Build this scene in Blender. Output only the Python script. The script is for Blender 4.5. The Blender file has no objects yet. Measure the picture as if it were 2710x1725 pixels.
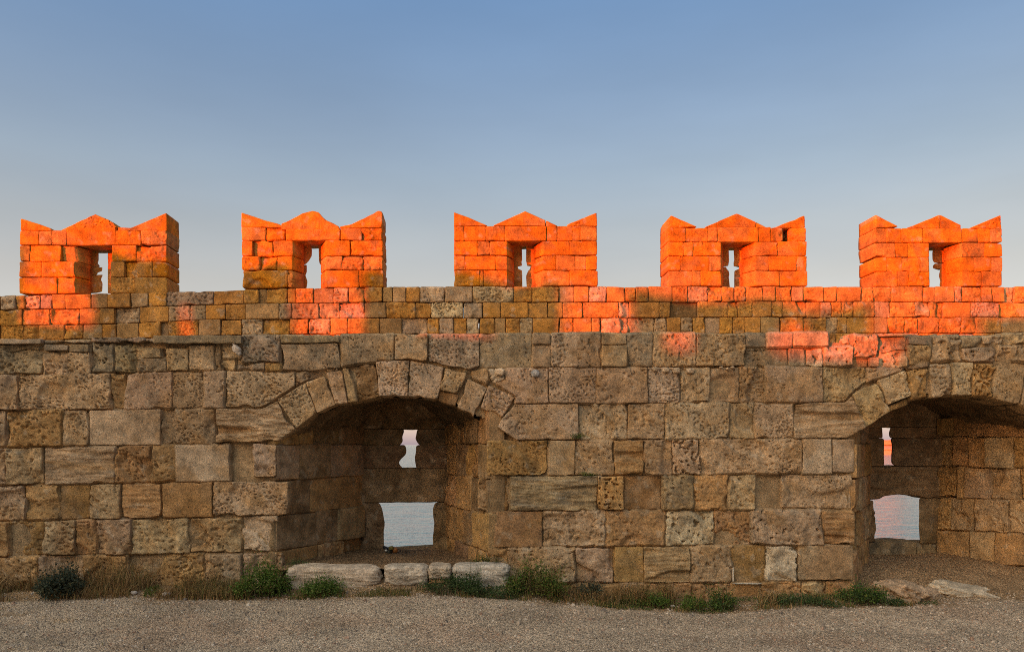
import bpy, math, random
import numpy as np
from mathutils import Vector

rng = np.random.default_rng(7)
random.seed(7)
sc = bpy.context.scene
col = sc.collection

# ------------------------------------------------------------------ projection of the photograph
F, E, X0, Y0 = 2143.0, 1.75, 1240.0, 1177.0      # focal length (px), eye height, foot of the wall normal
YF, YP, YB = 9.0, 10.6, 10.45                    # front face, parapet face, back of the gun niches

# ------------------------------------------------------------------ noise
_perm = rng.permutation(256).astype(np.int64)
_perm = np.concatenate([_perm, _perm, _perm])
_g = rng.normal(size=(256, 3)); _g /= np.linalg.norm(_g, axis=1)[:, None]

def perlin(p):
    i = np.floor(p).astype(np.int64); f = p - i
    i &= 255
    w = f * f * f * (f * (f * 6 - 15) + 10)
    r = 0.0
    for a in (0, 1):
        pa = _perm[i[..., 0] + a]
        for b in (0, 1):
            pb = _perm[pa + i[..., 1] + b]
            for c in (0, 1):
                g = _g[_perm[pb + i[..., 2] + c]]
                d = g[..., 0] * (f[..., 0] - a) + g[..., 1] * (f[..., 1] - b) + g[..., 2] * (f[..., 2] - c)
                wa = w[..., 0] if a else 1 - w[..., 0]
                wb = w[..., 1] if b else 1 - w[..., 1]
                wc = w[..., 2] if c else 1 - w[..., 2]
                r = r + d * wa * wb * wc
    return r * 1.6

def fbm(p, o=3, gain=0.5):
    r, a = 0.0, 1.0
    for k in range(o):
        r = r + a * perlin(p * (2.03 ** k) + 17.3 * k)
        a *= gain
    return r

def sstep(a, b, x):
    t = np.clip((x - a) / (b - a), 0, 1)
    return t * t * (3 - 2 * t)

# ------------------------------------------------------------------ mesh accumulator
class MB:
    def __init__(s):
        s.v, s.c, s.q, s.n, s.ng = [], [], [], 0, []
    def add(s, v, c, q, ngons=()):
        v = np.asarray(v, float).reshape(-1, 3)
        c = np.asarray(c, float)
        if c.ndim == 1: c = np.tile(c, (len(v), 1))
        s.v.append(v); s.c.append(c)
        if len(q): s.q.append(np.asarray(q, np.int64).reshape(-1, 4) + s.n)
        for g in ngons: s.ng.append(np.asarray(g, np.int64) + s.n)
        s.n += len(v)
    def build(s, name, mat, parent=None, smooth=True):
        me = bpy.data.meshes.new(name)
        V = np.concatenate(s.v); C = np.concatenate(s.c)
        Q = np.concatenate(s.q) if s.q else np.zeros((0, 4), np.int64)
        loops = [Q.ravel()] + s.ng
        L = np.concatenate(loops).astype(np.int32)
        tot = np.concatenate([np.full(len(Q), 4), np.array([len(g) for g in s.ng], int)]).astype(np.int32)
        st = np.concatenate([[0], np.cumsum(tot)[:-1]]).astype(np.int32)
        me.vertices.add(len(V)); me.vertices.foreach_set('co', V.astype(np.float32).ravel())
        me.loops.add(len(L)); me.loops.foreach_set('vertex_index', L)
        me.polygons.add(len(tot)); me.polygons.foreach_set('loop_start', st); me.polygons.foreach_set('loop_total', tot)
        me.update(calc_edges=True); me.validate()
        me.polygons.foreach_set('use_smooth', np.full(len(me.polygons), smooth, bool))
        at = me.attributes.new('tint', 'FLOAT_COLOR', 'POINT')
        at.data.foreach_set('color', np.concatenate([np.clip(C, 0, 1), np.ones((len(C), 1))], 1).astype(np.float32).ravel())
        me.materials.append(mat)
        o = bpy.data.objects.new(name, me); col.objects.link(o)
        if parent: o.parent = parent
        return o

def thing(name, label, cat, group=None, loc=(0, 0, 0)):
    o = bpy.data.objects.new(name, None); o.location = loc; o.empty_display_size = 0.2
    col.objects.link(o); return tag(o, label, cat, group)
def tag(o, label, cat, group=None):
    o['label'] = label; o['category'] = cat
    if group: o['group'] = group
    return o

# ------------------------------------------------------------------ materials
def nodes(name):
    m = bpy.data.materials.new(name); m.use_nodes = True
    nt = m.node_tree; b = nt.nodes['Principled BSDF']
    return m, nt, b
def N(nt, typ, **kw):
    n = nt.nodes.new(typ)
    for k, v in kw.items():
        if k in n.inputs.keys(): n.inputs[k].default_value = v
        else: setattr(n, k, v)
    return n

def stone_mat(name, grain=1.0, bump=0.5, spots=0.35, rough=0.92):
    m, nt, b = nodes(name)
    L = nt.links.new
    tc = N(nt, 'ShaderNodeTexCoord')
    at = N(nt, 'ShaderNodeAttribute', attribute_name='tint')
    n1 = N(nt, 'ShaderNodeTexNoise', Scale=7.0, Detail=8.0, Roughness=0.68)
    n2 = N(nt, 'ShaderNodeTexNoise', Scale=70.0 * grain, Detail=4.0, Roughness=0.7)
    v1 = N(nt, 'ShaderNodeTexVoronoi', Scale=32.0 * grain)
    n3 = N(nt, 'ShaderNodeTexNoise', Scale=2.3, Detail=5.0, Roughness=0.6)
    for n in (n1, n2, v1, n3): L(tc.outputs['Object'], n.inputs['Vector'])
    r1 = N(nt, 'ShaderNodeMapRange'); r1.inputs[1].default_value = 0.3; r1.inputs[2].default_value = 0.7
    r1.inputs[3].default_value = 0.52; r1.inputs[4].default_value = 1.42
    L(n1.outputs[0], r1.inputs[0])
    r2 = N(nt, 'ShaderNodeMapRange'); r2.inputs[1].default_value = 0.3; r2.inputs[2].default_value = 0.7
    r2.inputs[3].default_value = 0.55; r2.inputs[4].default_value = 1.4
    L(n2.outputs[0], r2.inputs[0])
    mu = N(nt, 'ShaderNodeMath', operation='MULTIPLY'); L(r1.outputs[0], mu.inputs[0]); L(r2.outputs[0], mu.inputs[1])
    # dark mineral specks, gathered in patches
    sp = N(nt, 'ShaderNodeMapRange'); sp.inputs[1].default_value = 0.10; sp.inputs[2].default_value = 0.28
    sp.inputs[3].default_value = 0.25; sp.inputs[4].default_value = 1.0
    L(v1.outputs['Distance'], sp.inputs[0])
    pm = N(nt, 'ShaderNodeMapRange'); pm.inputs[1].default_value = 0.45; pm.inputs[2].default_value = 0.62
    L(n3.outputs[0], pm.inputs[0])
    pmm = N(nt, 'ShaderNodeMath', operation='MULTIPLY'); L(pm.outputs[0], pmm.inputs[0]); pmm.inputs[1].default_value = spots * 2
    mx = N(nt, 'ShaderNodeMix', data_type='FLOAT'); L(pmm.outputs[0], mx.inputs[0]); mx.inputs[2].default_value = 1.0
    L(sp.outputs[0], mx.inputs[3])
    mu2 = N(nt, 'ShaderNodeMath', operation='MULTIPLY'); L(mu.outputs[0], mu2.inputs[0]); L(mx.outputs[0], mu2.inputs[1])
    vm = N(nt, 'ShaderNodeVectorMath', operation='SCALE'); L(at.outputs['Color'], vm.inputs[0]); L(mu2.outputs[0], vm.inputs['Scale'])
    L(vm.outputs[0], b.inputs['Base Color'])
    b.inputs['Roughness'].default_value = rough
    b.inputs['Specular IOR Level'].default_value = 0.15
    bp = N(nt, 'ShaderNodeBump', Strength=bump, Distance=0.012)
    ad = N(nt, 'ShaderNodeMath', operation='MULTIPLY_ADD'); L(n2.outputs[0], ad.inputs[0]); ad.inputs[1].default_value = 0.6
    L(n1.outputs[0], ad.inputs[2])
    ad2 = N(nt, 'ShaderNodeMath', operation='MULTIPLY_ADD'); L(mx.outputs[0], ad2.inputs[0]); ad2.inputs[1].default_value = 0.5
    L(ad.outputs[0], ad2.inputs[2])
    L(ad2.outputs[0], bp.inputs['Height']); L(bp.outputs[0], b.inputs['Normal'])
    return m

M_STONE = stone_mat('weathered_sandstone', 1.0, 0.75, 0.4)
M_MERLON = stone_mat('dressed_sandstone', 1.2, 0.7, 0.25)
M_LIME = stone_mat('pale_limestone', 1.1, 0.6, 0.3)

def ground_mat():
    m, nt, b = nodes('gravel'); L = nt.links.new
    tc = N(nt, 'ShaderNodeTexCoord'); at = N(nt, 'ShaderNodeAttribute', attribute_name='tint')
    v = N(nt, 'ShaderNodeTexVoronoi', Scale=75.0); v2 = N(nt, 'ShaderNodeTexVoronoi', Scale=38.0)
    n = N(nt, 'ShaderNodeTexNoise', Scale=110.0, Detail=5.0, Roughness=0.75)
    n2 = N(nt, 'ShaderNodeTexNoise', Scale=1.6, Detail=6.0, Roughness=0.65)
    for k in (v, v2, n, n2): L(tc.outputs['Object'], k.inputs['Vector'])
    sx = N(nt, 'ShaderNodeSeparateColor'); L(v.outputs['Color'], sx.inputs[0])
    a = N(nt, 'ShaderNodeMapRange'); a.inputs[3].default_value = 0.5; a.inputs[4].default_value = 1.5; L(sx.outputs[0], a.inputs[0])
    c = N(nt, 'ShaderNodeMapRange'); c.inputs[1].default_value = .3; c.inputs[2].default_value = .7; c.inputs[3].default_value = 0.6; c.inputs[4].default_value = 1.4; L(n.outputs[0], c.inputs[0])
    d = N(nt, 'ShaderNodeMapRange'); d.inputs[1].default_value = .3; d.inputs[2].default_value = .7; d.inputs[3].default_value = 0.8; d.inputs[4].default_value = 1.2; L(n2.outputs[0], d.inputs[0])
    m1 = N(nt, 'ShaderNodeMath', operation='MULTIPLY'); L(a.outputs[0], m1.inputs[0]); L(c.outputs[0], m1.inputs[1])
    m2 = N(nt, 'ShaderNodeMath', operation='MULTIPLY'); L(m1.outputs[0], m2.inputs[0]); L(d.outputs[0], m2.inputs[1])
    vm = N(nt, 'ShaderNodeVectorMath', operation='SCALE'); L(at.outputs['Color'], vm.inputs[0]); L(m2.outputs[0], vm.inputs['Scale'])
    L(vm.outputs[0], b.inputs['Base Color']); b.inputs['Roughness'].default_value = 0.95
    b.inputs['Specular IOR Level'].default_value = 0.1
    ad = N(nt, 'ShaderNodeMath', operation='SUBTRACT'); L(n.outputs[0], ad.inputs[0]); L(v.outputs['Distance'], ad.inputs[1])
    ad2 = N(nt, 'ShaderNodeMath', operation='SUBTRACT'); L(ad.outputs[0], ad2.inputs[0]); L(v2.outputs['Distance'], ad2.inputs[1])
    bp = N(nt, 'ShaderNodeBump', Strength=0.9, Distance=0.02); L(ad2.outputs[0], bp.inputs['Height']); L(bp.outputs[0], b.inputs['Normal'])
    return m
M_GROUND = ground_mat()

def leaf_mat(name, trans=0.35):
    m, nt, b = nodes(name); L = nt.links.new
    at = N(nt, 'ShaderNodeAttribute', attribute_name='tint')
    L(at.outputs['Color'], b.inputs['Base Color']); b.inputs['Roughness'].default_value = 0.6
    b.inputs['Specular IOR Level'].default_value = 0.25
    tr = N(nt, 'ShaderNodeBsdfTranslucent'); L(at.outputs['Color'], tr.inputs['Color'])
    mx = N(nt, 'ShaderNodeMixShader'); mx.inputs[0].default_value = trans
    out = nt.nodes['Material Output']; L(b.outputs[0], mx.inputs[1]); L(tr.outputs[0], mx.inputs[2]); L(mx.outputs[0], out.inputs[0])
    return m
M_LEAF = leaf_mat('leaves'); M_DRY = leaf_mat('dry_stalks', 0.2)

def water_mat():
    m, nt, b = nodes('sea_water'); L = nt.links.new
    b.inputs['Base Color'].default_value = (0.07, 0.23, 0.27, 1); b.inputs['Roughness'].default_value = 0.10
    b.inputs['IOR'].default_value = 2.1
    tc = N(nt, 'ShaderNodeTexCoord')
    mp = N(nt, 'ShaderNodeMapping'); mp.inputs['Scale'].default_value = (0.72, 1.0, 1.0); L(tc.outputs['Object'], mp.inputs[0])
    n = N(nt, 'ShaderNodeTexNoise', Scale=0.75, Detail=5.0, Roughness=0.62); L(mp.outputs[0], n.inputs['Vector'])
    n2 = N(nt, 'ShaderNodeTexNoise', Scale=0.25, Detail=3.0, Roughness=0.5); L(mp.outputs[0], n2.inputs['Vector'])
    ad = N(nt, 'ShaderNodeMath', operation='ADD'); L(n.outputs[0], ad.inputs[0]); L(n2.outputs[0], ad.inputs[1])
    bp = N(nt, 'ShaderNodeBump', Strength=1.0, Distance=1.7); L(ad.outputs[0], bp.inputs['Height']); L(bp.outputs[0], b.inputs['Normal'])
    return m
M_SEA = water_mat()

# ------------------------------------------------------------------ stones
class Frame:                                     # a vertical plane: origin, direction along it, normal to the viewer
    def __init__(s, a, b):
        a = np.array(a, float); b = np.array(b, float)
        s.o = a; s.U = (b - a) / np.linalg.norm(b - a); s.N = np.array([s.U[1], -s.U[0]])
    def px(s, p):                                # photograph point -> (u, z) on the plane
        d = np.array([(p[0] - X0) / F, 1.0]); Y = s.o.dot(s.N) / d.dot(s.N)
        return ((d * Y - s.o).dot(s.U), E + (Y0 - p[1]) / F * Y)
    def world(s, u, z, h):
        return np.stack([s.o[0] + u * s.U[0] + h * s.N[0], s.o[1] + u * s.U[1] + h * s.N[1], z], -1)

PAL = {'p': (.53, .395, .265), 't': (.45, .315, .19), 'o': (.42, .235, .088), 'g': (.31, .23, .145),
       'd': (.31, .18, .075), 'w': (.58, .47, .34), 'm': (.57, .215, .016), 'n': (.51, .245, .058), 'k': (.25, .16, .085)}  # k is a browner tone darkened to put the niches' shade into their stone
MORTAR = np.array((.27, .18, .095))

def resample(P, n):
    P = np.asarray(P, float); d = np.r_[0, np.cumsum(np.linalg.norm(np.diff(P, axis=0), axis=1))]
    t = np.linspace(0, d[-1], n)
    return np.stack([np.interp(t, d, P[:, 0]), np.interp(t, d, P[:, 1])], 1)

def loopnormals(B):
    t = np.roll(B, -1, 0) - np.roll(B, 1, 0)
    n = np.stack([-t[:, 1], t[:, 0]], 1)
    n /= np.linalg.norm(n, axis=1)[:, None] + 1e-9
    A = np.sum(B[:, 0] * np.roll(B[:, 1], -1) - np.roll(B[:, 0], -1) * B[:, 1])
    return -n if A > 0 else n                    # outward

def stone(mb, uz, fr, kind='tr', depth=0.3, gap=0.003, cell=0.0105, expand=0.02, rough=1.0, off=None, back=None, cap=False, edge=1.0, steps=None):
    P = [np.array(p, float) for p in uz]; n = len(P)
    if n == 3:                                   # a triangle gets a fourth corner on its longest edge
        i = max(range(3), key=lambda i: np.linalg.norm(P[i] - P[(i + 1) % 3])); P.insert(i + 1, (P[i] + P[(i + 1) % 3]) / 2); n = 4
    if n == 4: ci = [0, 1, 2, 3]
    else:
        turn = []
        for i in range(n):
            a, b = P[i] - P[i - 1], P[(i + 1) % n] - P[i]
            turn.append(abs(math.atan2(a[0] * b[1] - a[1] * b[0], a.dot(b))))
        ci = sorted(sorted(range(n), key=lambda i: -turn[i])[:4])
    def side(i, j):
        r = [P[i]]
        while i != j: i = (i + 1) % n; r.append(P[i])
        return r
    S = [side(ci[k], ci[(k + 1) % 4]) for k in range(4)]
    ln = [sum(np.linalg.norm(np.subtract(s[i + 1], s[i])) for i in range(len(s) - 1)) for s in S]
    Nn = int(np.clip(round(max(ln[0], ln[2]) / cell), 4, 110)) + 1
    Mm = int(np.clip(round(max(ln[1], ln[3]) / cell), 4, 70)) + 1
    T, R, Bt, Lf = resample(S[0], Nn), resample(S[1], Mm), resample(S[2], Nn), resample(S[3], Mm)
    B = np.concatenate([T[:-1], R[:-1], Bt[:-1], Lf[:-1]])          # closed loop
    seed = rng.uniform(0, 200, 3)
    colr, sty = kind[0], kind[1]
    nrm = loopnormals(B)
    p3 = np.concatenate([B * 9.0, np.zeros((len(B), 1))], 1) + seed
    wob = fbm(p3, 3) * {'s': .004, 'p': .005, 'r': .008, 'l': .007, 'e': .013}[sty] * edge
    chip = -np.maximum(0, perlin(p3 * .55 + 40) - .22) * .05 * edge * (0.5 if sty == 's' else 1.2)
    B = B + nrm * (wob + chip - gap / 2)[:, None]
    for k in range({'s': 1, 'p': 1, 'r': 3, 'l': 2, 'e': 5}[sty]):
        B = B * .5 + (np.roll(B, 1, 0) + np.roll(B, -1, 0)) * .25
    T = B[:Nn]; R = B[Nn - 1:Nn + Mm - 1]; Bt = B[Nn + Mm - 2:2 * Nn + Mm - 2][::-1]; Lf = np.concatenate([B[2 * Nn + Mm - 3:], B[:1]])[::-1]
    s = np.linspace(0, 1, Nn)[None, :, None]; t = np.linspace(0, 1, Mm)[:, None, None]
    G = (1 - t) * T[None] + t * Bt[None] + (1 - s) * Lf[:, None] + s * R[:, None] \
        - ((1 - s) * (1 - t) * T[0] + s * (1 - t) * T[-1] + s * t * Bt[-1] + (1 - s) * t * Bt[0])
    W = (ln[0] + ln[2]) / 2; H = (ln[1] + ln[3]) / 2
    sx = np.linspace(0, 1, Nn)[None, :]; tx = np.linspace(0, 1, Mm)[:, None]
    d = np.minimum(np.minimum(sx, 1 - sx) * W, np.minimum(tx, 1 - tx) * H)
    q = np.stack([G[..., 0], G[..., 1], np.zeros(G.shape[:2])], -1)
    if sty == 'l': q = q * np.array([.45, 2.6, 1])
    q = q + seed
    rr = {'s': .003, 'p': .0035, 'r': .007, 'l': .006, 'e': .016}[sty] * (1 + .6 * perlin(q * 6)) * (.6 + .4 * edge)
    x = np.clip(d / np.maximum(rr, .002), 0, 1)
    h = -rr * (1 - np.sqrt(np.maximum(0, 1 - (1 - x) ** 2)))
    amp = {'s': .003, 'p': .006, 'r': .012, 'l': .013, 'e': .015}[sty] * rough
    if colr == 'm': amp = amp * .6
    h = h + amp * fbm(q * 7, 3) + amp * .55 * fbm(q * 26 + 9, 2)
    if sty in 'pre':
        fq_ = {'p': 30, 'r': 22, 'e': 17}[sty] * rng.uniform(.65, 1.6)
        pit = perlin(q * np.array([1, rng.uniform(.9, 1.7), 1]) * fq_ + 77) + .35 * perlin(q * 60)
        dens = perlin(q * 4 + 31) * .42 + rng.uniform(-.30, .03)
        h = h - {'p': .020, 'r': .022, 'e': .050}[sty] * rough * (.45 if colr == 'm' else .7 if colr == 'n' else 1) * sstep(.22 if colr != 'm' else .34, .5, pit + dens)
    if sty in 'rle':                              # spalled face: a hollow that takes in part of the stone
        h = h - .040 * rough * sstep(.12, .34, perlin(q * 2.6 + 55))
    if off is None: off = rng.normal(0, .014)
    h = h + off + (sx - .5) * rng.normal(0, .010) + (tx - .5) * rng.normal(0, .008)
    if colr == 'd': h = h - .05
    mix_ = {'p': .25, 't': .25, 'o': .35, 'g': .25, 'w': .2}.get(colr, 0)
    base = (np.array(PAL[colr]) * (1 - mix_) + np.array((.44, .295, .165)) * mix_) * rng.uniform(.88, 1.13) * np.array([1, rng.uniform(.95, 1.03), rng.uniform(.86, 1.08)])
    pat = sstep(-.1, .55, fbm(q * 3.1 + 11, 3))[..., None]
    alt = np.array(PAL['o' if colr in 'ptmnow' else 't']) * rng.uniform(.8, 1.05)
    if colr == 'g': alt = np.array((.30, .235, .155))
    C = base * (1 - pat * .5) + alt * pat * .5
    li = sstep(.25, .6, fbm(q * 5 + 91, 3))[..., None] * (.55 if colr in 'g' else .22)
    C = C * (1 - li) + np.array((.135, .118, .09)) * li
    we = sstep(.45, .7, fbm(q * 9 + 140, 2))[..., None] * .35
    C = C * (1 - we) + np.array((.50, .42, .31)) * we
    wq = np.stack([G[..., 0] * 1.1 + 5 * fr.N[0], G[..., 1] * .75, np.full(G.shape[:2], 4.2)], -1)
    run = sstep(.0, .55, fbm(wq, 4))[..., None] * (.45 if colr not in 'mn' else .36)
    C = C * (1 - run) + C * np.array((.55, .51, .48)) * run
    if fr is FRONT:
        top = sstep(2.42, 2.85, G[..., 1] + .35 * fbm(wq * 2.2 + 8, 3))[..., None] * sstep(-.15, .35, fbm(wq * 6 + 30, 3))[..., None] * .6
        C = C * (1 - top * .75) + np.array((.17, .145, .105)) * top * .75
        rust = sstep(.1, .6, fbm(wq * 1.7 + 70, 3))[..., None] * sstep(1.5, .5, G[..., 1])[..., None] * .45
        C = C * (1 - rust) + np.array((.34, .175, .07)) * rust
    # vertices: grid, then side rings
    V = [fr.world(G[..., 0], G[..., 1], h).reshape(-1, 3)]; CC = [C.reshape(-1, 3)]
    idx = np.arange(Nn * Mm).reshape(Mm, Nn)
    Q = [np.stack([idx[:-1, :-1], idx[1:, :-1], idx[1:, 1:], idx[:-1, 1:]], -1).reshape(-1, 4)]
    ring = np.concatenate([idx[0, :-1], idx[:-1, -1], idx[-1, :0:-1], idx[:0:-1, 0]])
    L2 = G.reshape(-1, 2)[ring]; hb = h.reshape(-1)[ring]; cb = C.reshape(-1, 3)[ring]
    no = loopnormals(L2)
    lip = rng.choice([.009, .014, .022, .05], p=[.12, .23, .33, .32]) * rng.uniform(.8, 1.2) + max(0, -off) * .5
    if steps: prof = [(-.006, 0.0, 1), (-.010, expand, 2)] + [(-k * depth / steps, expand, k + 2) for k in range(1, steps + 1)]
    else: prof = [(-lip, 0.0, 1), (-lip - .004, expand, 2), (-depth, expand, 3)]
    V.append(V[0][ring]); CC.append(cb)                 # the arris is a hard edge: its ring is doubled
    prev = np.arange(Nn * Mm, Nn * Mm + len(ring)); nv = Nn * Mm + len(ring)
    for (dz, ex, k) in prof:
        LL = L2 + no * ex
        if back is not None:
            f = -dz / depth; LL = LL + np.array([back(a, b, f) for a, b in L2])
        hh = np.minimum(hb - .002 * k, dz)
        if steps and k > 2:
            pn = np.concatenate([LL * 8, np.full((len(LL), 1), dz * 8)], 1) + seed
            LL = LL + no * (fbm(pn, 3) * .006 * edge)[:, None]
        V.append(fr.world(LL[:, 0], LL[:, 1], hh)); m = np.full((len(LL), 1), .75 if (k > 1 and not steps) else 0.0)
        CC.append(cb * (1 - m) + MORTAR * m)
        cur = np.arange(nv, nv + len(LL)); nv += len(LL)
        Q.append(np.stack([prev, np.roll(prev, -1), np.roll(cur, -1), cur], -1))
        prev = cur
    mb.add(np.concatenate(V), np.concatenate(CC), np.concatenate(Q), [prev] if cap else [])

FRONT = Frame((0, YF), (1, YF)); PAR = Frame((0, YP), (1, YP)); BACK = Frame((0, YB), (1, YB))

def pxs(mb, pts, fr=FRONT, kind='tr', **kw):
    stone(mb, [fr.px(p) for p in pts], fr, kind, **kw)
def rect(mb, x0, x1, y0, y1, fr=FRONT, kind='tr', jit=2.0, **kw):
    j = lambda: rng.normal(0, jit)
    pxs(mb, [(x0 + j() * .6, y0 + j() * .6), (x1 + j() * .6, y0 + j() * .6), (x1 + j() * .6, y1 + j() * .6), (x0 + j() * .6, y1 + j() * .6)], fr, kind, **kw)
def course(mb, xs, lines, kinds, fr=FRONT, gap_px=1.6, **kw):
    """one course: xs = joints, lines = (xl, y0l, y1l, xr, y0r, y1r), kinds = one code per stone ('--' leaves it out)"""
    xl, a0, a1, xr, b0, b1 = lines
    kinds = kinds.split()
    for i in range(len(xs) - 1):
        k = kinds[i % len(kinds)]
        if k == '--': continue
        x0, x1 = xs[i] + gap_px / 2, xs[i + 1] - gap_px / 2
        f0, f1 = (x0 - xl) / (xr - xl), (x1 - xl) / (xr - xl)
        j = lambda s=1.3: rng.normal(0, s)
        pxs(mb, [(x0 + j(), a0 + (b0 - a0) * f0 + j(.8)), (x1 + j(), a0 + (b0 - a0) * f1 + j(.8)),
                 (x1 + j(), a1 + (b1 - a1) * f1 + j(.8)), (x0 + j(), a1 + (b1 - a1) * f0 + j(.8))], fr, k, **kw)
def autoxs(a, b, lo, hi):
    xs = [a]
    while xs[-1] < b - lo: xs.append(xs[-1] + rng.uniform(lo, hi))
    xs[-1] = b
    return xs

# ================================================================== THE FORTRESS WALL
wall = thing('fortress_wall', 'rough tan ashlar fortress wall with two arched gun niches at its foot', 'wall', None, (0, YF, 0))
def inwall(o, p=wall):
    o.parent = p; o.matrix_parent_inverse = p.matrix_basis.inverted(); return o

mb = MB()
# --- left of the first arch
LR = [(0, 912, 990, 740, 889, 977), (0, 993, 1085, 740, 981, 1077), (0, 1088, 1181, 740, 1080, 1172), (0, 1186, 1283, 740, 1175, 1268),
      (0, 1287, 1377, 740, 1272, 1364), (0, 1381, 1470, 740, 1367, 1461), (0, 1474, 1555, 740, 1465, 1555), (0, 1559, 1650, 740, 1559, 1650)]
course(mb, [-60, 110], LR[0], 'gr')
for (x0, x1, y0, y1, k) in [(116, 180, 912, 927, 'gs'), (183, 236, 913, 931, 'gs'), (115, 178, 938, 992, 'tr'), (180, 240, 934, 992, 'tr'), (243, 300, 908, 985, 'ge'),
                            (303, 360, 912, 984, 'gr'), (362, 428, 920, 946, 'tr'), (364, 440, 948, 982, 'gr'), (440, 498, 922, 980, 'tr'), (502, 566, 914, 980, 'pr'),
                            (640, 740, 888, 959, 'gr'), (572, 622, 950, 977, 'tr'), (626, 700, 961, 978, 'gr'), (702, 742, 961, 980, 'or'), (585, 638, 890, 946, 'gr'), (568, 584, 900, 980, 'kr')]:
    rect(mb, x0, x1, y0, y1, FRONT, k, jit=1.5)
course(mb, [-60, 48, 294, 331, 454, 539, 593], LR[1], 'tr tr or tp tp tp')
pxs(mb, [(596, 980), (779, 984), (780, 1020), (702, 1071), (690, 1077), (596, 1077)], FRONT, 'pp', gap=.012)
course(mb, [-60, 18, 165, 234, 423, 568], LR[2], 'tr or tr ps tr')
pxs(mb, [(571, 1081), (692, 1080), (732, 1061), (783, 1136), (735, 1168), (571, 1172)], FRONT, 'tl', gap=.014, expand=.008, rough=1.5)
course(mb, [-60, 16, 117, 304, 400, 466, 608, 666], LR[3], 'tr tr tl or or ps ds'); rect(mb, 668, 731, 1175, 1261, FRONT, 'pr', expand=.006)
course(mb, [-60, 62, 155, 236, 320, 426, 560], LR[4], 'tr or ds tr ol os'); rect(mb, 563, 762, 1273, 1363, FRONT, 'tr', expand=.006)
course(mb, [-60, 20, 112, 198, 256, 347, 500], LR[5], 'or dr tr or tr tr'); rect(mb, 503, 637, 1369, 1462, FRONT, 'tr'); rect(mb, 640, 732, 1366, 1459, FRONT, 'pr', expand=.006)
course(mb, [-60, 100, 220, 335, 425, 540, 640], LR[6], 'or tr or dr or tr'); rect(mb, 643, 745, 1466, 1556, FRONT, 'tr', expand=.006)
course(mb, autoxs(-60, 745, 90, 170), LR[7], 'or tr or')
for r in LR: course(mb, autoxs(-640, -60, 80, 190), (-640, r[1], r[2], -60, r[1], r[2]), 'tr or tp gr')
# --- spandrel over the first arch
pxs(mb, [(743, 912), (898, 906), (899, 972), (830, 980), (743, 980)], FRONT, 'gp'); rect(mb, 743, 898, 889, 908, FRONT, 'gs')
pxs(mb, [(902, 886), (1042, 884), (1041, 952), (975, 957), (903, 971)], FRONT, 'tp'); pxs(mb, [(1045, 885), (1131, 884), (1131, 957), (1085, 950), (1045, 950)], FRONT, 'tp')
pxs(mb, [(1134, 885), (1268, 885), (1268, 968), (1240, 977), (1190, 968), (1134, 956)], FRONT, 'gp')
for pts, k in [([(783, 986), (858, 982), (852, 994), (806, 1009), (783, 1022)], 'kr'), ([(862, 976), (898, 975), (880, 984), (864, 986)], 'kr'),
               ([(1242, 984), (1290, 975), (1300, 1000), (1288, 1018), (1242, 996)], 'tr'), ([(1294, 978), (1338, 976), (1336, 1003), (1310, 1014), (1302, 1000)], 'wr'),
               ([(1180, 962), (1236, 980), (1234, 986), (1180, 971)], 'kr')]:
    pxs(mb, pts, FRONT, k, gap=.008, off=-.02)
# --- between the arches
RR = [(1270, 884, 971, 2260, 880, 968), (1320, 974, 1067, 2260, 970, 1063), (1350, 1070, 1163, 2260, 1065, 1159), (1285, 1166, 1258, 2262, 1161, 1252),
      (1285, 1261, 1350, 2262, 1255, 1346), (1285, 1354, 1448, 2262, 1349, 1440), (1285, 1451, 1543, 2262, 1443, 1537), (1285, 1547, 1650, 2262, 1541, 1650)]
course(mb, [1270, 1408, 1460, 1590, 1660, 1728, 1843, 1974], RR[0], 'gp -- pp -- gr tp tp')
for (x0, x1, y0, y1, k) in [(1411, 1458, 884, 911, 'gs'), (1411, 1458, 915, 971, 'ts'), (1593, 1658, 883, 911, 'ts'), (1593, 1658, 915, 970, 'ts'),
                            (1977, 2030, 882, 917, 'gs'), (2033, 2097, 881, 917, 'ts'), (2100, 2194, 880, 917, 'ps'), (1977, 2088, 921, 968, 'gp'), (2091, 2131, 921, 968, 'gp'),
                            (2134, 2180, 920, 968, 'pe'), (2182, 2256, 917, 968, 'te'), (2260, 2325, 884, 944, 'te'), (2258, 2300, 947, 970, 'os'), (2302, 2326, 946, 970, 'tr')]:
    rect(mb, x0, x1, y0, y1, FRONT, k, jit=1.2)
pxs(mb, [(1340, 975), (1450, 975), (1451, 1066), (1364, 1067), (1366, 1048), (1312, 1014), (1339, 1004)], FRONT, 'tp')
course(mb, [1452, 1578, 1714, 1802, 1878, 1958, 2028, 2178], RR[1], 'tp tp pr tr tr tr tp')
pxs(mb, [(2181, 972), (2293, 974), (2298, 1008), (2252, 1042), (2240, 1061), (2181, 1062)], FRONT, 'tr')
pxs(mb, [(2299, 974), (2390, 974), (2388, 980), (2322, 1003), (2300, 1009)], FRONT, 'tr', off=-.015)
pxs(mb, [(1364, 1070), (1530, 1070), (1531, 1161), (1368, 1163), (1316, 1129), (1331, 1106)], FRONT, 'pp', expand=.006)
course(mb, [1532, 1661, 1760, 1931, 2000, 2099], RR[2], 'pr tp pp tr tp')
pxs(mb, [(2102, 1067), (2240, 1064), (2256, 1047), (2293, 1130), (2262, 1147), (2240, 1158), (2102, 1159)], FRONT, 'tl', expand=.006)
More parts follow.
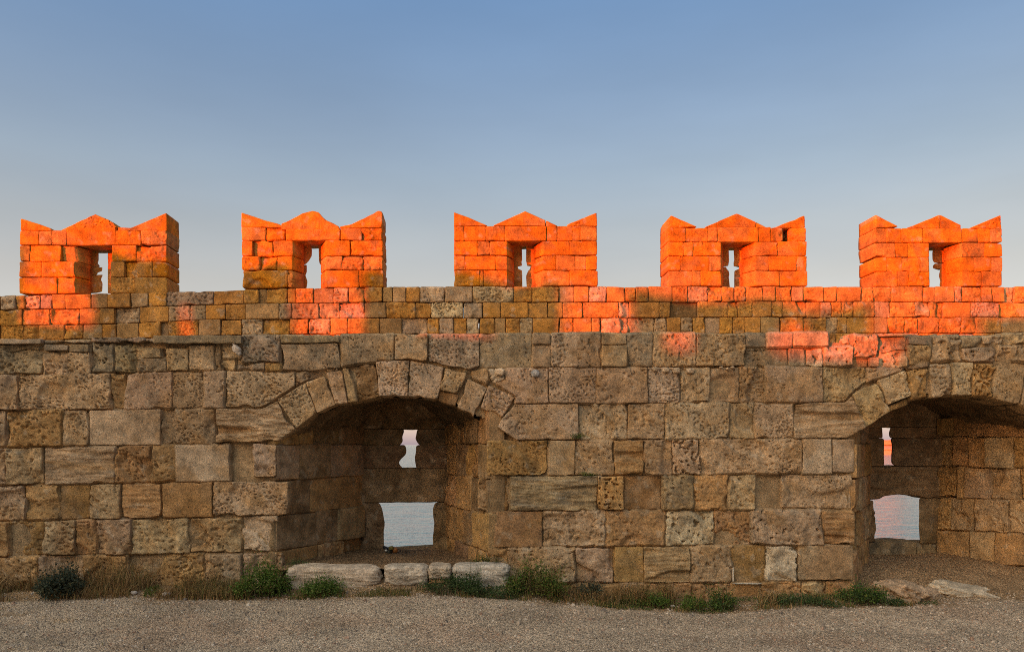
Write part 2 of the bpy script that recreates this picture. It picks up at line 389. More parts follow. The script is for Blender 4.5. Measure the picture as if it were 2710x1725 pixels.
course(mb, [1452, 1521, 1626, 1704, 1781, 1854, 2125, 2201], RR[3], 'ts tr ol tr te tr ps'); rect(mb, 1288, 1450, 1166, 1257, FRONT, 'or', expand=.006); rect(mb, 2203, 2262, 1162, 1250, FRONT, 'ps', expand=.006)
course(mb, [1350, 1582, 1653, 1754, 1837, 1928, 1998, 2067], RR[4], 'gl oe ds gr or tr ds'); rect(mb, 1266, 1348, 1262, 1350, FRONT, 'dr', expand=.006); rect(mb, 2070, 2259, 1256, 1346, FRONT, 'tr', expand=.006)
course(mb, [1438, 1604, 1764, 1893, 1990, 2178], RR[5], 'tr or we or te'); rect(mb, 1308, 1436, 1354, 1449, FRONT, 'os', expand=.006, off=-.02); rect(mb, 2181, 2260, 1350, 1438, FRONT, 'ol', expand=.006)
course(mb, [1348, 1523, 1626, 1706, 1829, 1939, 2028, 2110], RR[6], 'tr tr os tl tr ds we'); rect(mb, 1290, 1346, 1452, 1543, FRONT, 'or', expand=.006); rect(mb, 2113, 2256, 1443, 1533, FRONT, 'ts', expand=.006)
course(mb, [1290, 1400, 1530, 1640, 1705, 1830, 1935, 2010, 2120, 2190, 2258], RR[7], 'tr or or tr or or os or te or')
# --- over and beyond the second arch
for (x0, x1, y0, y1, k) in [(2329, 2405, 890, 972, 'te'), (2408, 2466, 887, 911, 'gs'), (2408, 2468, 914, 970, 'te'), (2471, 2545, 889, 955, 'te'), (2548, 2600, 890, 916, 'gr'),
                            (2603, 2660, 888, 912, 'tr'), (2548, 2640, 919, 955, 'te'), (2643, 2740, 914, 958, 'te'), (2663, 2740, 884, 911, 'tr')]:
    rect(mb, x0, x1, y0, y1, FRONT, k, jit=2, off=-.01)
pxs(mb, [(2394, 974), (2462, 958), (2460, 969), (2405, 978)], FRONT, 'kr', off=-.02)
pxs(mb, [(2743, 884), (2900, 884), (2900, 1040), (2838, 1046), (2779, 1008), (2743, 990)], FRONT, 'tr')
for i, r in enumerate(RR): course(mb, autoxs(2905 if i < 3 else 2890, 3600, 80, 190), (2890, r[4], r[5], 3600, r[4], r[5]), 'tr or tp gr')
inwall(mb.build('masonry', M_STONE))

# --- mortar bed the facing stones sit in, flush in places and washed out in others
OPEN1 = [(722, 1660), (722, 1174), (733, 1162), (784, 1124), (838, 1084), (886, 1062), (945, 1052), (1004, 1039), (1080, 1038), (1150, 1048), (1210, 1066), (1253, 1094), (1310, 1116), (1362, 1158), (1362, 1172), (1296, 1172), (1296, 1660)]
OPEN2 = [(2252, 1660), (2252, 1150), (2290, 1120), (2357, 1068), (2410, 1050), (2470, 1040), (2540, 1034), (2600, 1034), (2660, 1048), (2703, 1060), (2758, 1086), (2810, 1118), (2900, 1160), (2900, 1660)]
def inside(poly, x, y):
    r = np.zeros(x.shape, bool)
    for (x0, y0), (x1, y1) in zip(poly, poly[1:] + poly[:1]):
        c_ = (y0 > y) != (y1 > y); r ^= c_ & (x < (x1 - x0) * (y - y0) / ((y1 - y0) or 1e-9) + x0)
    return r
gx, gy = np.meshgrid(np.arange(-640, 3600, 5.0), np.arange(905, 1652, 5.0))
X_, Z_ = (gx - X0) / F * YF, E + (Y0 - gy) / F * YF
q_ = np.stack([X_, Z_, X_ * 0 + 1], -1)
dp_ = .066 + .026 * fbm(q_ * 1.7, 3) + .007 * fbm(q_ * 22, 3)
c_ = np.array((.36, .245, .135)) * (1 + .25 * fbm(q_ * 5 + 3, 3))[..., None]
id_ = np.arange(gx.size).reshape(gx.shape); cx_, cy_ = gx[:-1, :-1] + 2.5, gy[:-1, :-1] + 2.5
keep = ~(inside(OPEN1, cx_, cy_) | inside(OPEN2, cx_, cy_))
mb = MB(); mb.add(np.stack([X_, YF + np.maximum(dp_, .016), Z_], -1).reshape(-1, 3), c_.reshape(-1, 3), np.stack([id_[:-1, :-1], id_[1:, :-1], id_[1:, 1:], id_[:-1, 1:]], -1)[keep])
inwall(mb.build('mortar', M_STONE))

# --- the two arches of voussoirs
ARCHES = [[([(735, 1058), (807, 1013), (836, 1092), (784, 1132)], 'tp'), ([(810, 1012), (858, 997), (886, 1070), (839, 1091)], 'tp'),
           ([(863, 988), (904, 977), (919, 1065), (888, 1070)], 'tp'), ([(907, 976), (926, 972), (945, 1061), (922, 1065)], 'tp'),
           ([(938, 968), (992, 958), (1003, 1049), (948, 1061)], 'dr'), ([(995, 956), (1082, 954), (1078, 1047), (1004, 1047)], 'pp'),
           ([(1086, 954), (1173, 972), (1160, 1056), (1081, 1047)], 'pp'), ([(1177, 974), (1235, 988), (1215, 1042), (1163, 1030)], 'tp'),
           ([(1163, 1033), (1214, 1045), (1206, 1075), (1160, 1058)], 'ds'), ([(1238, 1002), (1289, 1027), (1253, 1101), (1211, 1077)], 'pp'),
           ([(1293, 1020), (1363, 1049), (1329, 1104), (1273, 1079)], 'tp')],
          [([(2256, 1044), (2321, 1008), (2357, 1087), (2295, 1129)], 'tr'), ([(2325, 1007), (2394, 981), (2411, 1045), (2352, 1070)], 'pp'),
           ([(2356, 1077), (2408, 1054), (2410, 1070), (2359, 1087)], 'ds'), ([(2401, 981), (2459, 973), (2463, 1050), (2413, 1058)], 'oe'),
           ([(2463, 964), (2518, 963), (2525, 1045), (2470, 1052)], 'tr'), ([(2521, 959), (2576, 959), (2574, 1046), (2527, 1045)], 'pp'),
           ([(2579, 961), (2637, 964), (2624, 1050), (2577, 1046)], 'oe'), ([(2640, 966), (2711, 985), (2700, 1071), (2627, 1053)], 'tp'),
           ([(2714, 986), (2776, 1010), (2750, 1095), (2703, 1072)], 'tp'), ([(2779, 1012), (2836, 1050), (2800, 1125), (2754, 1097)], 'tr'),
           ([(2840, 1053), (2888, 1100), (2862, 1160), (2804, 1128)], 'tr')]]
for A in ARCHES:
    mb = MB()
    for pts, k in A: pxs(mb, pts, FRONT, k, gap=.002, depth=.42, expand=.006, off=rng.normal(.0, .008))
    inwall(mb.build('arch', M_STONE))

# --- thin coping slabs on the edge of the wall walk
mb = MB()
for (x0, x1, y0, y1, o_, k) in [(-60, 112, 897, 910, .03, 'ps'), (115, 240, 898, 908, .01, 'tr'), (243, 412, 893, 905, .02, 'gr'), (412, 644, 889, 910, .07, 'gs'), (2330, 2400, 884, 890, 0, 'ts'), (-600, -62, 896, 909, .02, 'gr')]:
    rect(mb, x0, x1, y0, y1, FRONT, k, jit=1.5, off=o_, depth=.5, expand=.002)
inwall(mb.build('coping', M_STONE))

# ------------------------------------------------------------------ niches
def grid_surface(mb, P, c, amp=.02, f=5.0, dirn=None, cvar=.3):
    """P: (a, b, 3) array of points; displaced by noise"""
    a, b = P.shape[:2]
    n = np.cross(np.gradient(P, axis=0).reshape(-1, 3), np.gradient(P, axis=1).reshape(-1, 3)); n /= np.linalg.norm(n, axis=1)[:, None] + 1e-9
    V = P.reshape(-1, 3) + n * (fbm(P.reshape(-1, 3) * f + 3, 4) * amp)[:, None]
    k = (1 + cvar * fbm(P.reshape(-1, 3) * 3 + 50, 4))[:, None]
    idx = np.arange(a * b).reshape(a, b)
    mb.add(V, np.array(c) * k, np.stack([idx[:-1, :-1], idx[1:, :-1], idx[1:, 1:], idx[:-1, 1:]], -1).reshape(-1, 4))

def wx(px, Y): return (px - X0) / F * Y
def wz(py, Y): return E + (Y0 - py) / F * Y

def vault(mb, arch, bl, br, top, spring):
    """barrel from the front arch (photograph points) back to a lower curve on the rear wall"""
    a = resample([(wx(x, YF), wz(y, YF)) for x, y in arch], 70)
    u = np.linspace(0, 1, 70)
    bz = wz(spring, YB) + (wz(top, YB) - wz(spring, YB)) * np.sin(u * math.pi) ** .6
    b = np.stack([bl + (br - bl) * u, bz], 1)
    rows = []
    for t in np.linspace(0, 1, 42):
        y = YF + .25 + (YB + .03 - YF - .25) * t
        m = a * (1 - t) + b * t
        rows.append(np.stack([m[:, 0], np.full(70, y), m[:, 1] + .012 * (1 - t)], 1))
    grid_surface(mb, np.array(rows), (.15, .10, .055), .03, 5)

def splay(mb, fr, length, zs, kinds, lo=.22, hi=.5):
    for i in range(len(zs) - 1):
        us = autoxs(0.0, length, lo, hi)
        for j in range(len(us) - 1):
            jj = lambda: rng.normal(0, .006)
            stone(mb, [(us[j] + jj(), zs[i + 1] + jj()), (us[j + 1] + jj(), zs[i + 1] + jj()), (us[j + 1] + jj(), zs[i] + jj()), (us[j] + jj(), zs[i] + jj())],
                  fr, random.choice(kinds.split()), depth=.2, gap=.012, cell=.017)

def block(mb, x0, x1, y0, y1, z0, z1, c):
    v = [(x, y, z) for x in (x0, x1) for y in (y0, y1) for z in (z0, z1)]
    mb.add(v, c, [(0, 1, 3, 2), (4, 6, 7, 5), (0, 4, 5, 1), (2, 3, 7, 6), (0, 2, 6, 4), (1, 5, 7, 3)])
def plan_block(mb, poly, z0, z1, c):
    n = len(poly); v = [(x, y, z0) for x, y in poly] + [(x, y, z1) for x, y in poly]
    mb.add(v, c, [(i, (i + 1) % n, n + (i + 1) % n, n + i) for i in range(n)], [list(range(n))[::-1], list(range(n, 2 * n))])

KB = dict(depth=.30, gap=.001, cell=.016, expand=.010)
KL = dict(KB, back=lambda a, b, f: (-.14 * f, 0)); KR = dict(KB, back=lambda a, b, f: (.19 * f, 0))
# first niche
x_l0, x_l1 = wx(731, YF), wx(962, YB); x_r0, x_r1 = wx(1288, YF), wx(1178, YB)
niche = MB()
SL = Frame((x_l0, YF + .02), (x_l1, YB)); SR = Frame((x_r1, YB), (x_r0, YF + .02))
lenL = math.hypot(x_l1 - x_l0, YB - YF); lenR = math.hypot(x_r1 - x_r0, YB - YF)
ZS = [.36, .565, .96, 1.35, 1.755, 2.15, 2.40]
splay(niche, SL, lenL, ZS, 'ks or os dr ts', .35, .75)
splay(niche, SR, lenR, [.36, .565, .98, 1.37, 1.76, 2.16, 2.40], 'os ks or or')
A1 = [(720, 1172), (755, 1154), (784, 1134), (838, 1093), (886, 1071), (945, 1061), (1004, 1047), (1080, 1047), (1150, 1058), (1210, 1077), (1253, 1102), (1300, 1128), (1350, 1164)]
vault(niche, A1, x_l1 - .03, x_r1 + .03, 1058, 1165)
# rear wall of the first niche: stones with a loophole and a gun port left open between them
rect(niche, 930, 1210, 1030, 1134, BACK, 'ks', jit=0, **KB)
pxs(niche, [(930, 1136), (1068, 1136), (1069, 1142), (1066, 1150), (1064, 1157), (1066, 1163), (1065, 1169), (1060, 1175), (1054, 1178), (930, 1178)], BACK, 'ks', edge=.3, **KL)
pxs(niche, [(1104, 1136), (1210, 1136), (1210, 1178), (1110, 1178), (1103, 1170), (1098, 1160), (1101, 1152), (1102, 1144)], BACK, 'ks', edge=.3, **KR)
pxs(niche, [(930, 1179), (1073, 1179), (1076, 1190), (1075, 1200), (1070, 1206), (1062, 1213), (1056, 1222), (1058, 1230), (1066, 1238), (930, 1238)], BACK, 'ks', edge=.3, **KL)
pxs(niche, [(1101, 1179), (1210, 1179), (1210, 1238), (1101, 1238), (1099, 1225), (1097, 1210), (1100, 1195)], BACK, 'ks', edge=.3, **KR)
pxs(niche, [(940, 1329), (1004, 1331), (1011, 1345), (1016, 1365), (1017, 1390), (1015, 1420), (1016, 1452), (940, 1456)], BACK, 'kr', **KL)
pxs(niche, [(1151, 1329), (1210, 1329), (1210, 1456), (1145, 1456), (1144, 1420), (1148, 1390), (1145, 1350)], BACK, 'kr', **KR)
no = inwall(niche.build('gun_niche', M_STONE))
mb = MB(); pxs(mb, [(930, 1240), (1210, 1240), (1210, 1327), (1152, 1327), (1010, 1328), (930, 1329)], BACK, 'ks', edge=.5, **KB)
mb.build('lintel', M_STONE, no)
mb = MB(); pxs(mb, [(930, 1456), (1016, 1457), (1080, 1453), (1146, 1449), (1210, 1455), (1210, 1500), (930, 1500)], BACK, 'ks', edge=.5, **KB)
mb.build('sill', M_STONE, no)
for ch in no.children: ch.matrix_parent_inverse = no.matrix_world.inverted()

# second niche
y_l0, y_l1 = wx(2261, YF), wx(2303, YB); y_r0, y_r1 = wx(2888, YF), wx(2478, YB)
niche = MB()
SL2 = Frame((y_l0, YF + .02), (y_l1, YB)); SR2 = Frame((y_r1, YB), (y_r0, YF + .02))
splay(niche, SL2, math.hypot(y_l1 - y_l0, YB - YF), [.1, .565, .98, 1.37, 1.76, 2.16, 2.40], 'os tr or')
for xs, ln, ks in [([2478, 2520, 2715, 2800, 2889], (2480, 1108, 1154, 2710, 1098, 1156), 'os os or or'),
                   ([2478, 2515, 2560, 2604, 2684, 2760, 2889], (2480, 1156, 1232, 2710, 1159, 1238), 'dr or os ps or tr'),
                   ([2478, 2529, 2551, 2620, 2700, 2780, 2889], (2480, 1234, 1317, 2710, 1241, 1321), 'or os ts tr or tr'),
                   ([2478, 2515, 2576, 2671, 2745, 2889], (2480, 1319, 1401, 2710, 1324, 1411), 'or tr tr te or'),
                   ([2478, 2563, 2632, 2742, 2889], (2480, 1403, 1481, 2710, 1414, 1498), 'os ts os tr'),
                   ([2478, 2540, 2600, 2680, 2760, 2889], (2480, 1484, 1560, 2710, 1501, 1580), 'oe or oe tr or')]:
    course(niche, xs, ln, ks, SR2, depth=.2, gap=.008, expand=.015)
A2 = [(2250, 1164), (2264, 1148), (2295, 1130), (2357, 1088), (2410, 1071), (2470, 1052), (2540, 1045), (2600, 1047), (2660, 1062), (2703, 1073), (2752, 1097), (2802, 1127), (2890, 1165)]
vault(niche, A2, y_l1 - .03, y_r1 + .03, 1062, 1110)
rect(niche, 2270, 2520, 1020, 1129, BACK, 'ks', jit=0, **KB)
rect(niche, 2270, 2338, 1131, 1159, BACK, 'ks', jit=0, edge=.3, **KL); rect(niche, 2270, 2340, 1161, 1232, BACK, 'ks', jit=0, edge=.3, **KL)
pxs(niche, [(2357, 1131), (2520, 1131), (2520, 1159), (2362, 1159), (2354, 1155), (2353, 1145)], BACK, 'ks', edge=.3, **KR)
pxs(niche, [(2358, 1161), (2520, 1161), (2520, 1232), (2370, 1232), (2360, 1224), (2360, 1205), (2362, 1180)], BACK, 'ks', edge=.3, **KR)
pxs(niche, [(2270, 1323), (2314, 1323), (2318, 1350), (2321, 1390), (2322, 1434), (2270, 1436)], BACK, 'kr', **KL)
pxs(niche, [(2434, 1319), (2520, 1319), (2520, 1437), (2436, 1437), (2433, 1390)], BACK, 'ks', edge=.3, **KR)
no = inwall(niche.build('gun_niche', M_STONE))
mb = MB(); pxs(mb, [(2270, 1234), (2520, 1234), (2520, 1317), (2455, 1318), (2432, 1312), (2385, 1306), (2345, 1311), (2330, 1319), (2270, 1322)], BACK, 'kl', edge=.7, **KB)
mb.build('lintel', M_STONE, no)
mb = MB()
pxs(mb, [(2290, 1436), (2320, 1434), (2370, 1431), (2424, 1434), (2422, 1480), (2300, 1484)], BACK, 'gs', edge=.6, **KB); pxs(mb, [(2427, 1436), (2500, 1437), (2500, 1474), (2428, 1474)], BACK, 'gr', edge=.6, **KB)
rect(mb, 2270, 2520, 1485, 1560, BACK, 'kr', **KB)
mb.build('sill', M_LIME, no)
for ch in no.children: ch.matrix_parent_inverse = no.matrix_world.inverted()

# earth floor of the first niche
mb = MB()
gx = np.linspace(x_l0 - .15, x_r0 + .25, 110); gy = np.linspace(8.98, YB + .02, 60)
PX, PYY = np.meshgrid(gx, gy); zz = .405 + .015 * fbm(np.stack([PX * 2, PYY * 2, PX * 0], -1), 3) - .03 * sstep(9.1, 8.98, PYY)
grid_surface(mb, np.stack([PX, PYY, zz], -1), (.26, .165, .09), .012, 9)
inwall(mb.build('niche_floor', M_GROUND))

# rubble core, wall walk and outer curtain
mb = MB(); c = np.array(PAL['k'])
plan_block(mb, [(-9, YF + .12), (x_l0 - .14, YF + .12), (x_l1 - .14, YB + .02), (x_l1 - .14, 11.0), (-9, 11.0)], -1, 2.3, c)
plan_block(mb, [(x_r0 + .14, YF + .12), (y_l0 - .14, YF + .12), (y_l1 - .14, YB + .02), (y_l1 - .14, 11.0), (x_r1 + .14, 11.0), (x_r1 + .14, YB + .02)], -1, 2.3, c)
plan_block(mb, [(y_r0 + .14, YF + .12), (11, YF + .12), (11, 11.0), (y_r1 + .14, 11.0), (y_r1 + .14, YB + .02)], -1, 2.3, c)
inwall(mb.build('rubble_core', M_STONE, smooth=False))
mb = MB(); gx = np.linspace(-9, 11, 400); gy = np.linspace(YF + .03, YP + .05, 40)
PX, PYY = np.meshgrid(gx, gy)
grid_surface(mb, np.stack([PX, PYY, np.full(PX.shape, 2.80)], -1), (.33, .25, .16), .05, 2.5)
block(mb, -9, 11, YF + .35, 11.0, 2.62, 2.70, c)
inwall(mb.build('wall_walk', M_STONE))
mb = MB()
for (a, b, z0, z1) in [(-60, wx(935, YB), -8, 2.9), (wx(1205, YB), wx(2275, YB), -8, 2.9), (wx(2515, YB), 60, -8, 2.9), (wx(935, YB), wx(1205, YB), -8, .36), (wx(935, YB), wx(1205, YB), 2.1, 2.9), (wx(2275, YB), wx(2515, YB), -8, .2), (wx(2275, YB), wx(2515, YB), 2.1, 2.9)]:
    block(mb, a, b, YB + .08, 11.06, z0, z1, PAL['t'])
inwall(mb.build('outer_curtain', M_STONE, smooth=False))

# small loose bits wedged in joints and lying on the ledge
def rock_verts(size, p=3.0, n=10, amp=.12, seed=0, f=1.6):
    u = np.linspace(-1, 1, n); A, B = np.meshgrid(u, u)
    V, Q = [], []
    for ax in range(3):
        for sg in (-1, 1):
            v = np.zeros((n, n, 3)); v[..., ax] = sg; v[..., (ax + 1) % 3] = A * sg; v[..., (ax + 2) % 3] = B
            k = sum(len(x) for x in V); V.append(v.reshape(-1, 3))
            i = np.arange(n * n).reshape(n, n) + k
            Q.append(np.stack([i[:-1, :-1], i[:-1, 1:], i[1:, 1:], i[1:, :-1]], -1).reshape(-1, 4))
    V = np.concatenate(V); r = (np.abs(V) ** p).sum(1) ** (1 / p); V = V / r[:, None]
    V = V * (1 + amp * fbm(V * f + seed * 13.7, 3) + amp * .35 * fbm(V * f * 4 + seed * 3.1, 2))[:, None]
    V[:, 2] += 0
    return V * np.array(size) / 2, np.concatenate(Q)
def rot(V, rx=0, ry=0, rz=0):
    for a, (i, j) in ((rx, (1, 2)), (ry, (2, 0)), (rz, (0, 1))):
        if a:
            c_, s_ = math.cos(a), math.sin(a); x, y = V[:, i].copy(), V[:, j].copy()
            V[:, i] = x * c_ - y * s_; V[:, j] = x * s_ + y * c_
    return V
def rock(mb, cen, size, c, p=3.0, n=12, amp=.12, r=(0, 0, 0), cvar=.25):
    V, Q = rock_verts(size, p, n, amp, rng.uniform(0, 90)); V = rot(V, *r)
    k = (1 + cvar * fbm(V * 14 + rng.uniform(0, 50), 3))[:, None]
    mb.add(V + np.array(cen), np.array(c) * k, Q)
def lone_rock(name, label, cat, cen, size, c, group=None, mat=None, **kw):
    m = MB(); rock(m, (0, 0, 0), size, c, **kw); o = m.build(name, mat or M_LIME); o.location = cen
    return tag(o, label, cat, group)

mb = MB()
for (px, py, w, h) in [(735, 893, .11, .06), (765, 892, .12, .05), (800, 893, .10, .06), (842, 895, .12, .07), (868, 898, .09, .07), (893, 897, .09, .08), (2255, 899, .12, .1), (2235, 905, .09, .08)]:
    rock(mb, (wx(px, 9.10), 9.10, wz(py, 9.10)), (w, .14, h), PAL['t'], 3, 8, .2)
for (px, py, w, h) in [(1733, 977, .05, .05), (1762, 980, .08, .05), (1790, 981, .08, .06), (1826, 981, .08, .06), (1322, 985, .1, .08), (1908, 972, .03, .02), (1938, 972, .035, .025), (1925, 975, .03, .02)]:
    rock(mb, (wx(px, 8.985), 8.985, wz(py, 8.985)), (w, .07, h), PAL['p'], 3, 8, .2)
rock(mb, (wx(1940, 8.985), 8.985, wz(1520, 8.985)), (.016, .03, .16), (.56, .48, .38), 4, 8, .15); rock(mb, (wx(1978, 8.98), 8.98, wz(1543, 8.98)), (.31, .04, .015), (.56, .48, .38), 4, 10, .15)
inwall(mb.build('rubble_fill', M_STONE))
lone_rock('white_stone', 'small white stone lodged under the long coping slab', 'stone', (wx(627, 8.96), 8.96, wz(925, 8.96)), (.085, .05, .14), (.56, .47, .38), r=(0, -.6, .3), p=1.5, amp=.3)
lone_rock('grey_stone', 'little grey wedge stone stuck in a joint right of the first arch', 'stone', (wx(1416, 8.97), 8.97, wz(988, 8.97)), (.095, .05, .08), (.33, .31, .29), p=2.2)

# ================================================================== PARAPET
mb = MB()
kP = dict(depth=.44, gap=.003, expand=.008, cell=.0125, edge=.6)
K1 = 'nr np nr tr ns np tr nr ns nr np'
def pline(i):   # top and bottom of course i as a function of x
    xs = [-400, 0, 300, 560, 700, 1000, 1400, 2000, 2710, 3100]
    T = [[784, 782, 776, 770, 765, 758, 758, 758, 758, 758], [822, 819, 815, 806, 803, 799, 800, 797, 800, 800], [866, 862, 857, 845, 844, 841, 841, 839, 840, 840],
         [904, 900, 896, 888, 885, 884, 884, 882, 881, 881], [948, 944, 940, 932, 929, 928, 928, 926, 925, 925]]
    return lambda x: np.interp(x, xs, T[i])
J = [[-400, -320, -250, -160, -90, 0, 40, 66, 107, 138, 172, 240, 284, 346, 392, 440, 565, 645, 684, 704, 761, 783, 830, 882, 923, 964, 1012, 1039, 1074, 1111, 1178, 1250, 1360, 1408, 1480, 1520, 1558, 1605, 1654, 1682, 1717, 1779, 1820, 1874, 1912, 1946, 1974, 2019, 2052, 2095, 2126, 2180, 2215, 2280, 2312, 2359, 2444, 2476, 2526, 2545, 2599, 2627, 2658, 2688, 2760, 2830, 2920, 3000, 3100],
     [-400, -300, -180, -110, 0, 59, 131, 209, 264, 302, 370, 446, 503, 544, 597, 650, 738, 772, 843, 898, 964, 1022, 1100, 1141, 1227, 1277, 1325, 1397, 1449, 1489, 1541, 1637, 1667, 1745, 1775, 1848, 1927, 1953, 1992, 2043, 2070, 2136, 2172, 2201, 2228, 2258, 2316, 2355, 2421, 2461, 2499, 2571, 2644, 2720, 2800, 2900, 3000, 3100],
     [-400, -290, -200, -90, 0, 61, 103, 168, 219, 271, 308, 367, 424, 445, 525, 583, 639, 694, 766, 816, 874, 919, 1005, 1063, 1131, 1163, 1200, 1235, 1269, 1310, 1338, 1376, 1410, 1480, 1517, 1565, 1588, 1662, 1733, 1765, 1802, 1833, 1865, 1905, 1939, 1971, 2013, 2064, 2126, 2187, 2217, 2242, 2314, 2350, 2393, 2431, 2486, 2544, 2583, 2651, 2740, 2810, 2900, 3000, 3100]]
J = [autoxs(-760, -400, 60, 130)[:-1] + j_ + autoxs(3100, 3560, 60, 130)[1:] for j_ in J]
J.append(autoxs(-760, 3560, 50, 120))
REC = {(1, 1775), (0, 684), (2, 424)}
for i in range(4):
    t, b = pline(i), pline(i + 1)
    for a, c2 in zip(J[i][:-1], J[i][1:]):
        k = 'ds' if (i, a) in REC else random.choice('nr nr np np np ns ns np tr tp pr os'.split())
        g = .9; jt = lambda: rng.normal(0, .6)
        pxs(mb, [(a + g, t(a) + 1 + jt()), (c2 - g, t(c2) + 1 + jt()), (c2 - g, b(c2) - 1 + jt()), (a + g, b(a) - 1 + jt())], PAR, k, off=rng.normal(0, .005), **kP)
tag(mb.build('parapet', M_MERLON), 'low parapet of small squared blocks along the wall walk, under the five merlons', 'parapet')

# ================================================================== MERLONS
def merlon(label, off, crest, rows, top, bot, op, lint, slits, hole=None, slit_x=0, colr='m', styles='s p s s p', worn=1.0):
    """rows: list of (y0, y1, [joints left of the opening], [joints right of it]); op = (x0, x1, y_top, y_bottom)"""
    t = thing('merlon', label, 'merlon', 'swallow-tailed merlons along the parapet', (wx((op[0] + op[1]) / 2, YP), YP, wz(bot, YP)))
    st = styles.split(); D = .45; u0 = (op[0] + op[1]) / 2
    kM = dict(depth=D, gap=.0005, expand=.005, cell=.012, edge=.42 * worn, steps=6, cap=True)
    uo0, uo1 = PAR.px((op[0], bot))[0], PAR.px((op[1], bot))[0]
    def bk(a, b, f):                               # splay of the opening: narrowest at the slit, wider again outside
        sh = float(np.interp(f, [0, .63, .66, 1], [0, .13, .02, -.16]))
        if abs(a - uo0) < .03: return (sh, 0)
        if abs(a - uo1) < .03: return (-sh, 0)
        return (0, 0)
    piers = (MB(), MB())
    for (y0, y1, jl, jr) in rows:
        for ms, js in zip(piers, (jl, jr)):
            for a, b in zip(js[:-1], js[1:]):
                if hole and a < hole[0] < b and y0 < hole[1] < y1:
                    pxs(ms, [(a, y0 + .6), (hole[2], y0 + .6), (hole[2], y1 - .6), (a, y1 - .6)], PAR, colr + 'e', off=0, **kM)
                    pxs(ms, [(hole[3], y0 + .6), (b, y0 + .6), (b, y1 - .6), (hole[3], y1 - .6)], PAR, colr + 'r', off=0, **kM)
                    pxs(ms, [(hole[2] - 1, y0 + .6), (hole[3] + 1, y0 + .6), (hole[3] + 1, y1 - .6), (hole[2] - 1, y1 - .6)], PAR, 'ke', off=-.12, **dict(kM, depth=.3))
                    continue
                adj = abs(a - op[0]) < 2 or abs(b - op[0]) < 2 or abs(a - op[1]) < 2 or abs(b - op[1]) < 2
                j = lambda: rng.normal(0, .7)
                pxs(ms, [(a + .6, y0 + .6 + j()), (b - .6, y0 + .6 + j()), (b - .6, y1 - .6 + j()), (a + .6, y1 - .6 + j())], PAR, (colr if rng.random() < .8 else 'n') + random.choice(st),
                    off=rng.normal(0, .0022), back=bk if adj and y0 > op[2] - 20 else None, **kM)
    pr = lambda o: (setattr(o, 'matrix_parent_inverse', t.matrix_basis.inverted()), o)[1]
    for ms in piers: pr(ms.build('pier', M_MERLON, t))
    cm = MB()
    for pts in crest:
        yb = max(p[1] for p in pts); pts = [(p[0], p[1] + (1.6 if p[1] > yb - 3 and i_ >= len(pts) - 2 else 0)) for i_, p in enumerate(pts)]
        pxs(cm, pts, PAR, colr + random.choice(st), off=rng.normal(0, .003), **dict(kM, gap=.004))
    pr(cm.build('crest', M_MERLON, t))
    lm = MB(); pxs(lm, lint, PAR, colr + 's', off=.003, **kM); pr(lm.build('lintel', M_MERLON, t))
    sm = MB(); fr = Frame((0, YP + .29), (1, YP + .29))
    for pts in slits:
        sg = -1 if sum(p[0] for p in pts) / len(pts) < slit_x else 1
        stone(sm, [fr.px(p) for p in pts], fr, 'ns', depth=.08, gap=.001, expand=.001, cell=.012, edge=.25, off=0, steps=2, cap=True, back=lambda a, b, f, g=sg: (.10 * g * f, 0))
    pr(sm.build('arrow_slit', M_MERLON, t))
    return t

# 1
merlon('merlon with its lower right half shaded grey and a ragged slit behind a dark opening', 0,
       [[(54, 578), (134, 604), (137, 609), (54, 609)], [(140, 609), (158, 611), (200, 590), (251, 567), (302, 589), (309, 602), (175, 609)], [(312, 602), (347, 603), (440, 564), (441, 609), (312, 609)]],
       [(610, 648, [52, 103, 137, 175], [307, 373, 442]), (650, 691, [52, 79, 161, 199], [296, 360, 442]), (692, 733, [51, 109, 199], [294, 329, 404, 442]), (734, 776, [50, 151, 199], [294, 358, 442])],
       565, 778, (199, 294, 648, 776), [(177, 605), (306, 603), (306, 647), (177, 648)],
       [[(215, 655), (261, 655), (261, 690), (258, 697), (264, 703), (264, 707), (215, 707)], [(215, 707), (272, 707), (271, 718), (258, 722), (258, 727), (215, 727)], [(215, 727), (272, 727), (267, 740), (272, 750), (271, 772), (215, 776)],
        [(284, 655), (306, 655), (306, 776), (284, 776)]], worn=1.2, styles='s p r p s', slit_x=273)
# 2
merlon('worn sunlit merlon with crumbling rounded crest and a jagged bottle-shaped slit', 0,
       [[(639, 563), (700, 583), (738, 593), (752, 600), (639, 600)], [(745, 593), (775, 579), (800, 565), (826, 558), (842, 562), (862, 582), (896, 599), (898, 606), (745, 606)], [(900, 600), (930, 594), (975, 572), (1002, 558), (1011, 561), (1012, 601), (900, 602)]],
       [(602, 636, [639, 703, 755], [901, 957, 1013]), (637, 677, [640, 669, 723, 774], [862, 926, 1013]), (679, 714, [640, 687, 733, 774], [862, 906, 961, 1013]), (716, 760, [642, 761, 774], [862, 950, 1014])],
       565, 762, (774, 862, 636, 760), [(757, 607), (898, 607), (898, 635), (757, 636)],
       [[(790, 648), (822, 648), (826, 660), (825, 678), (818, 690), (812, 697), (808, 700), (790, 700)], [(790, 700), (812, 700), (812, 720), (808, 728), (814, 745), (811, 764), (790, 764)],
        [(843, 648), (872, 648), (872, 705), (852, 705), (846, 698), (844, 690)], [(852, 705), (872, 705), (872, 764), (851, 764), (850, 735)]], worn=1.6, styles='p r p r s', slit_x=833)
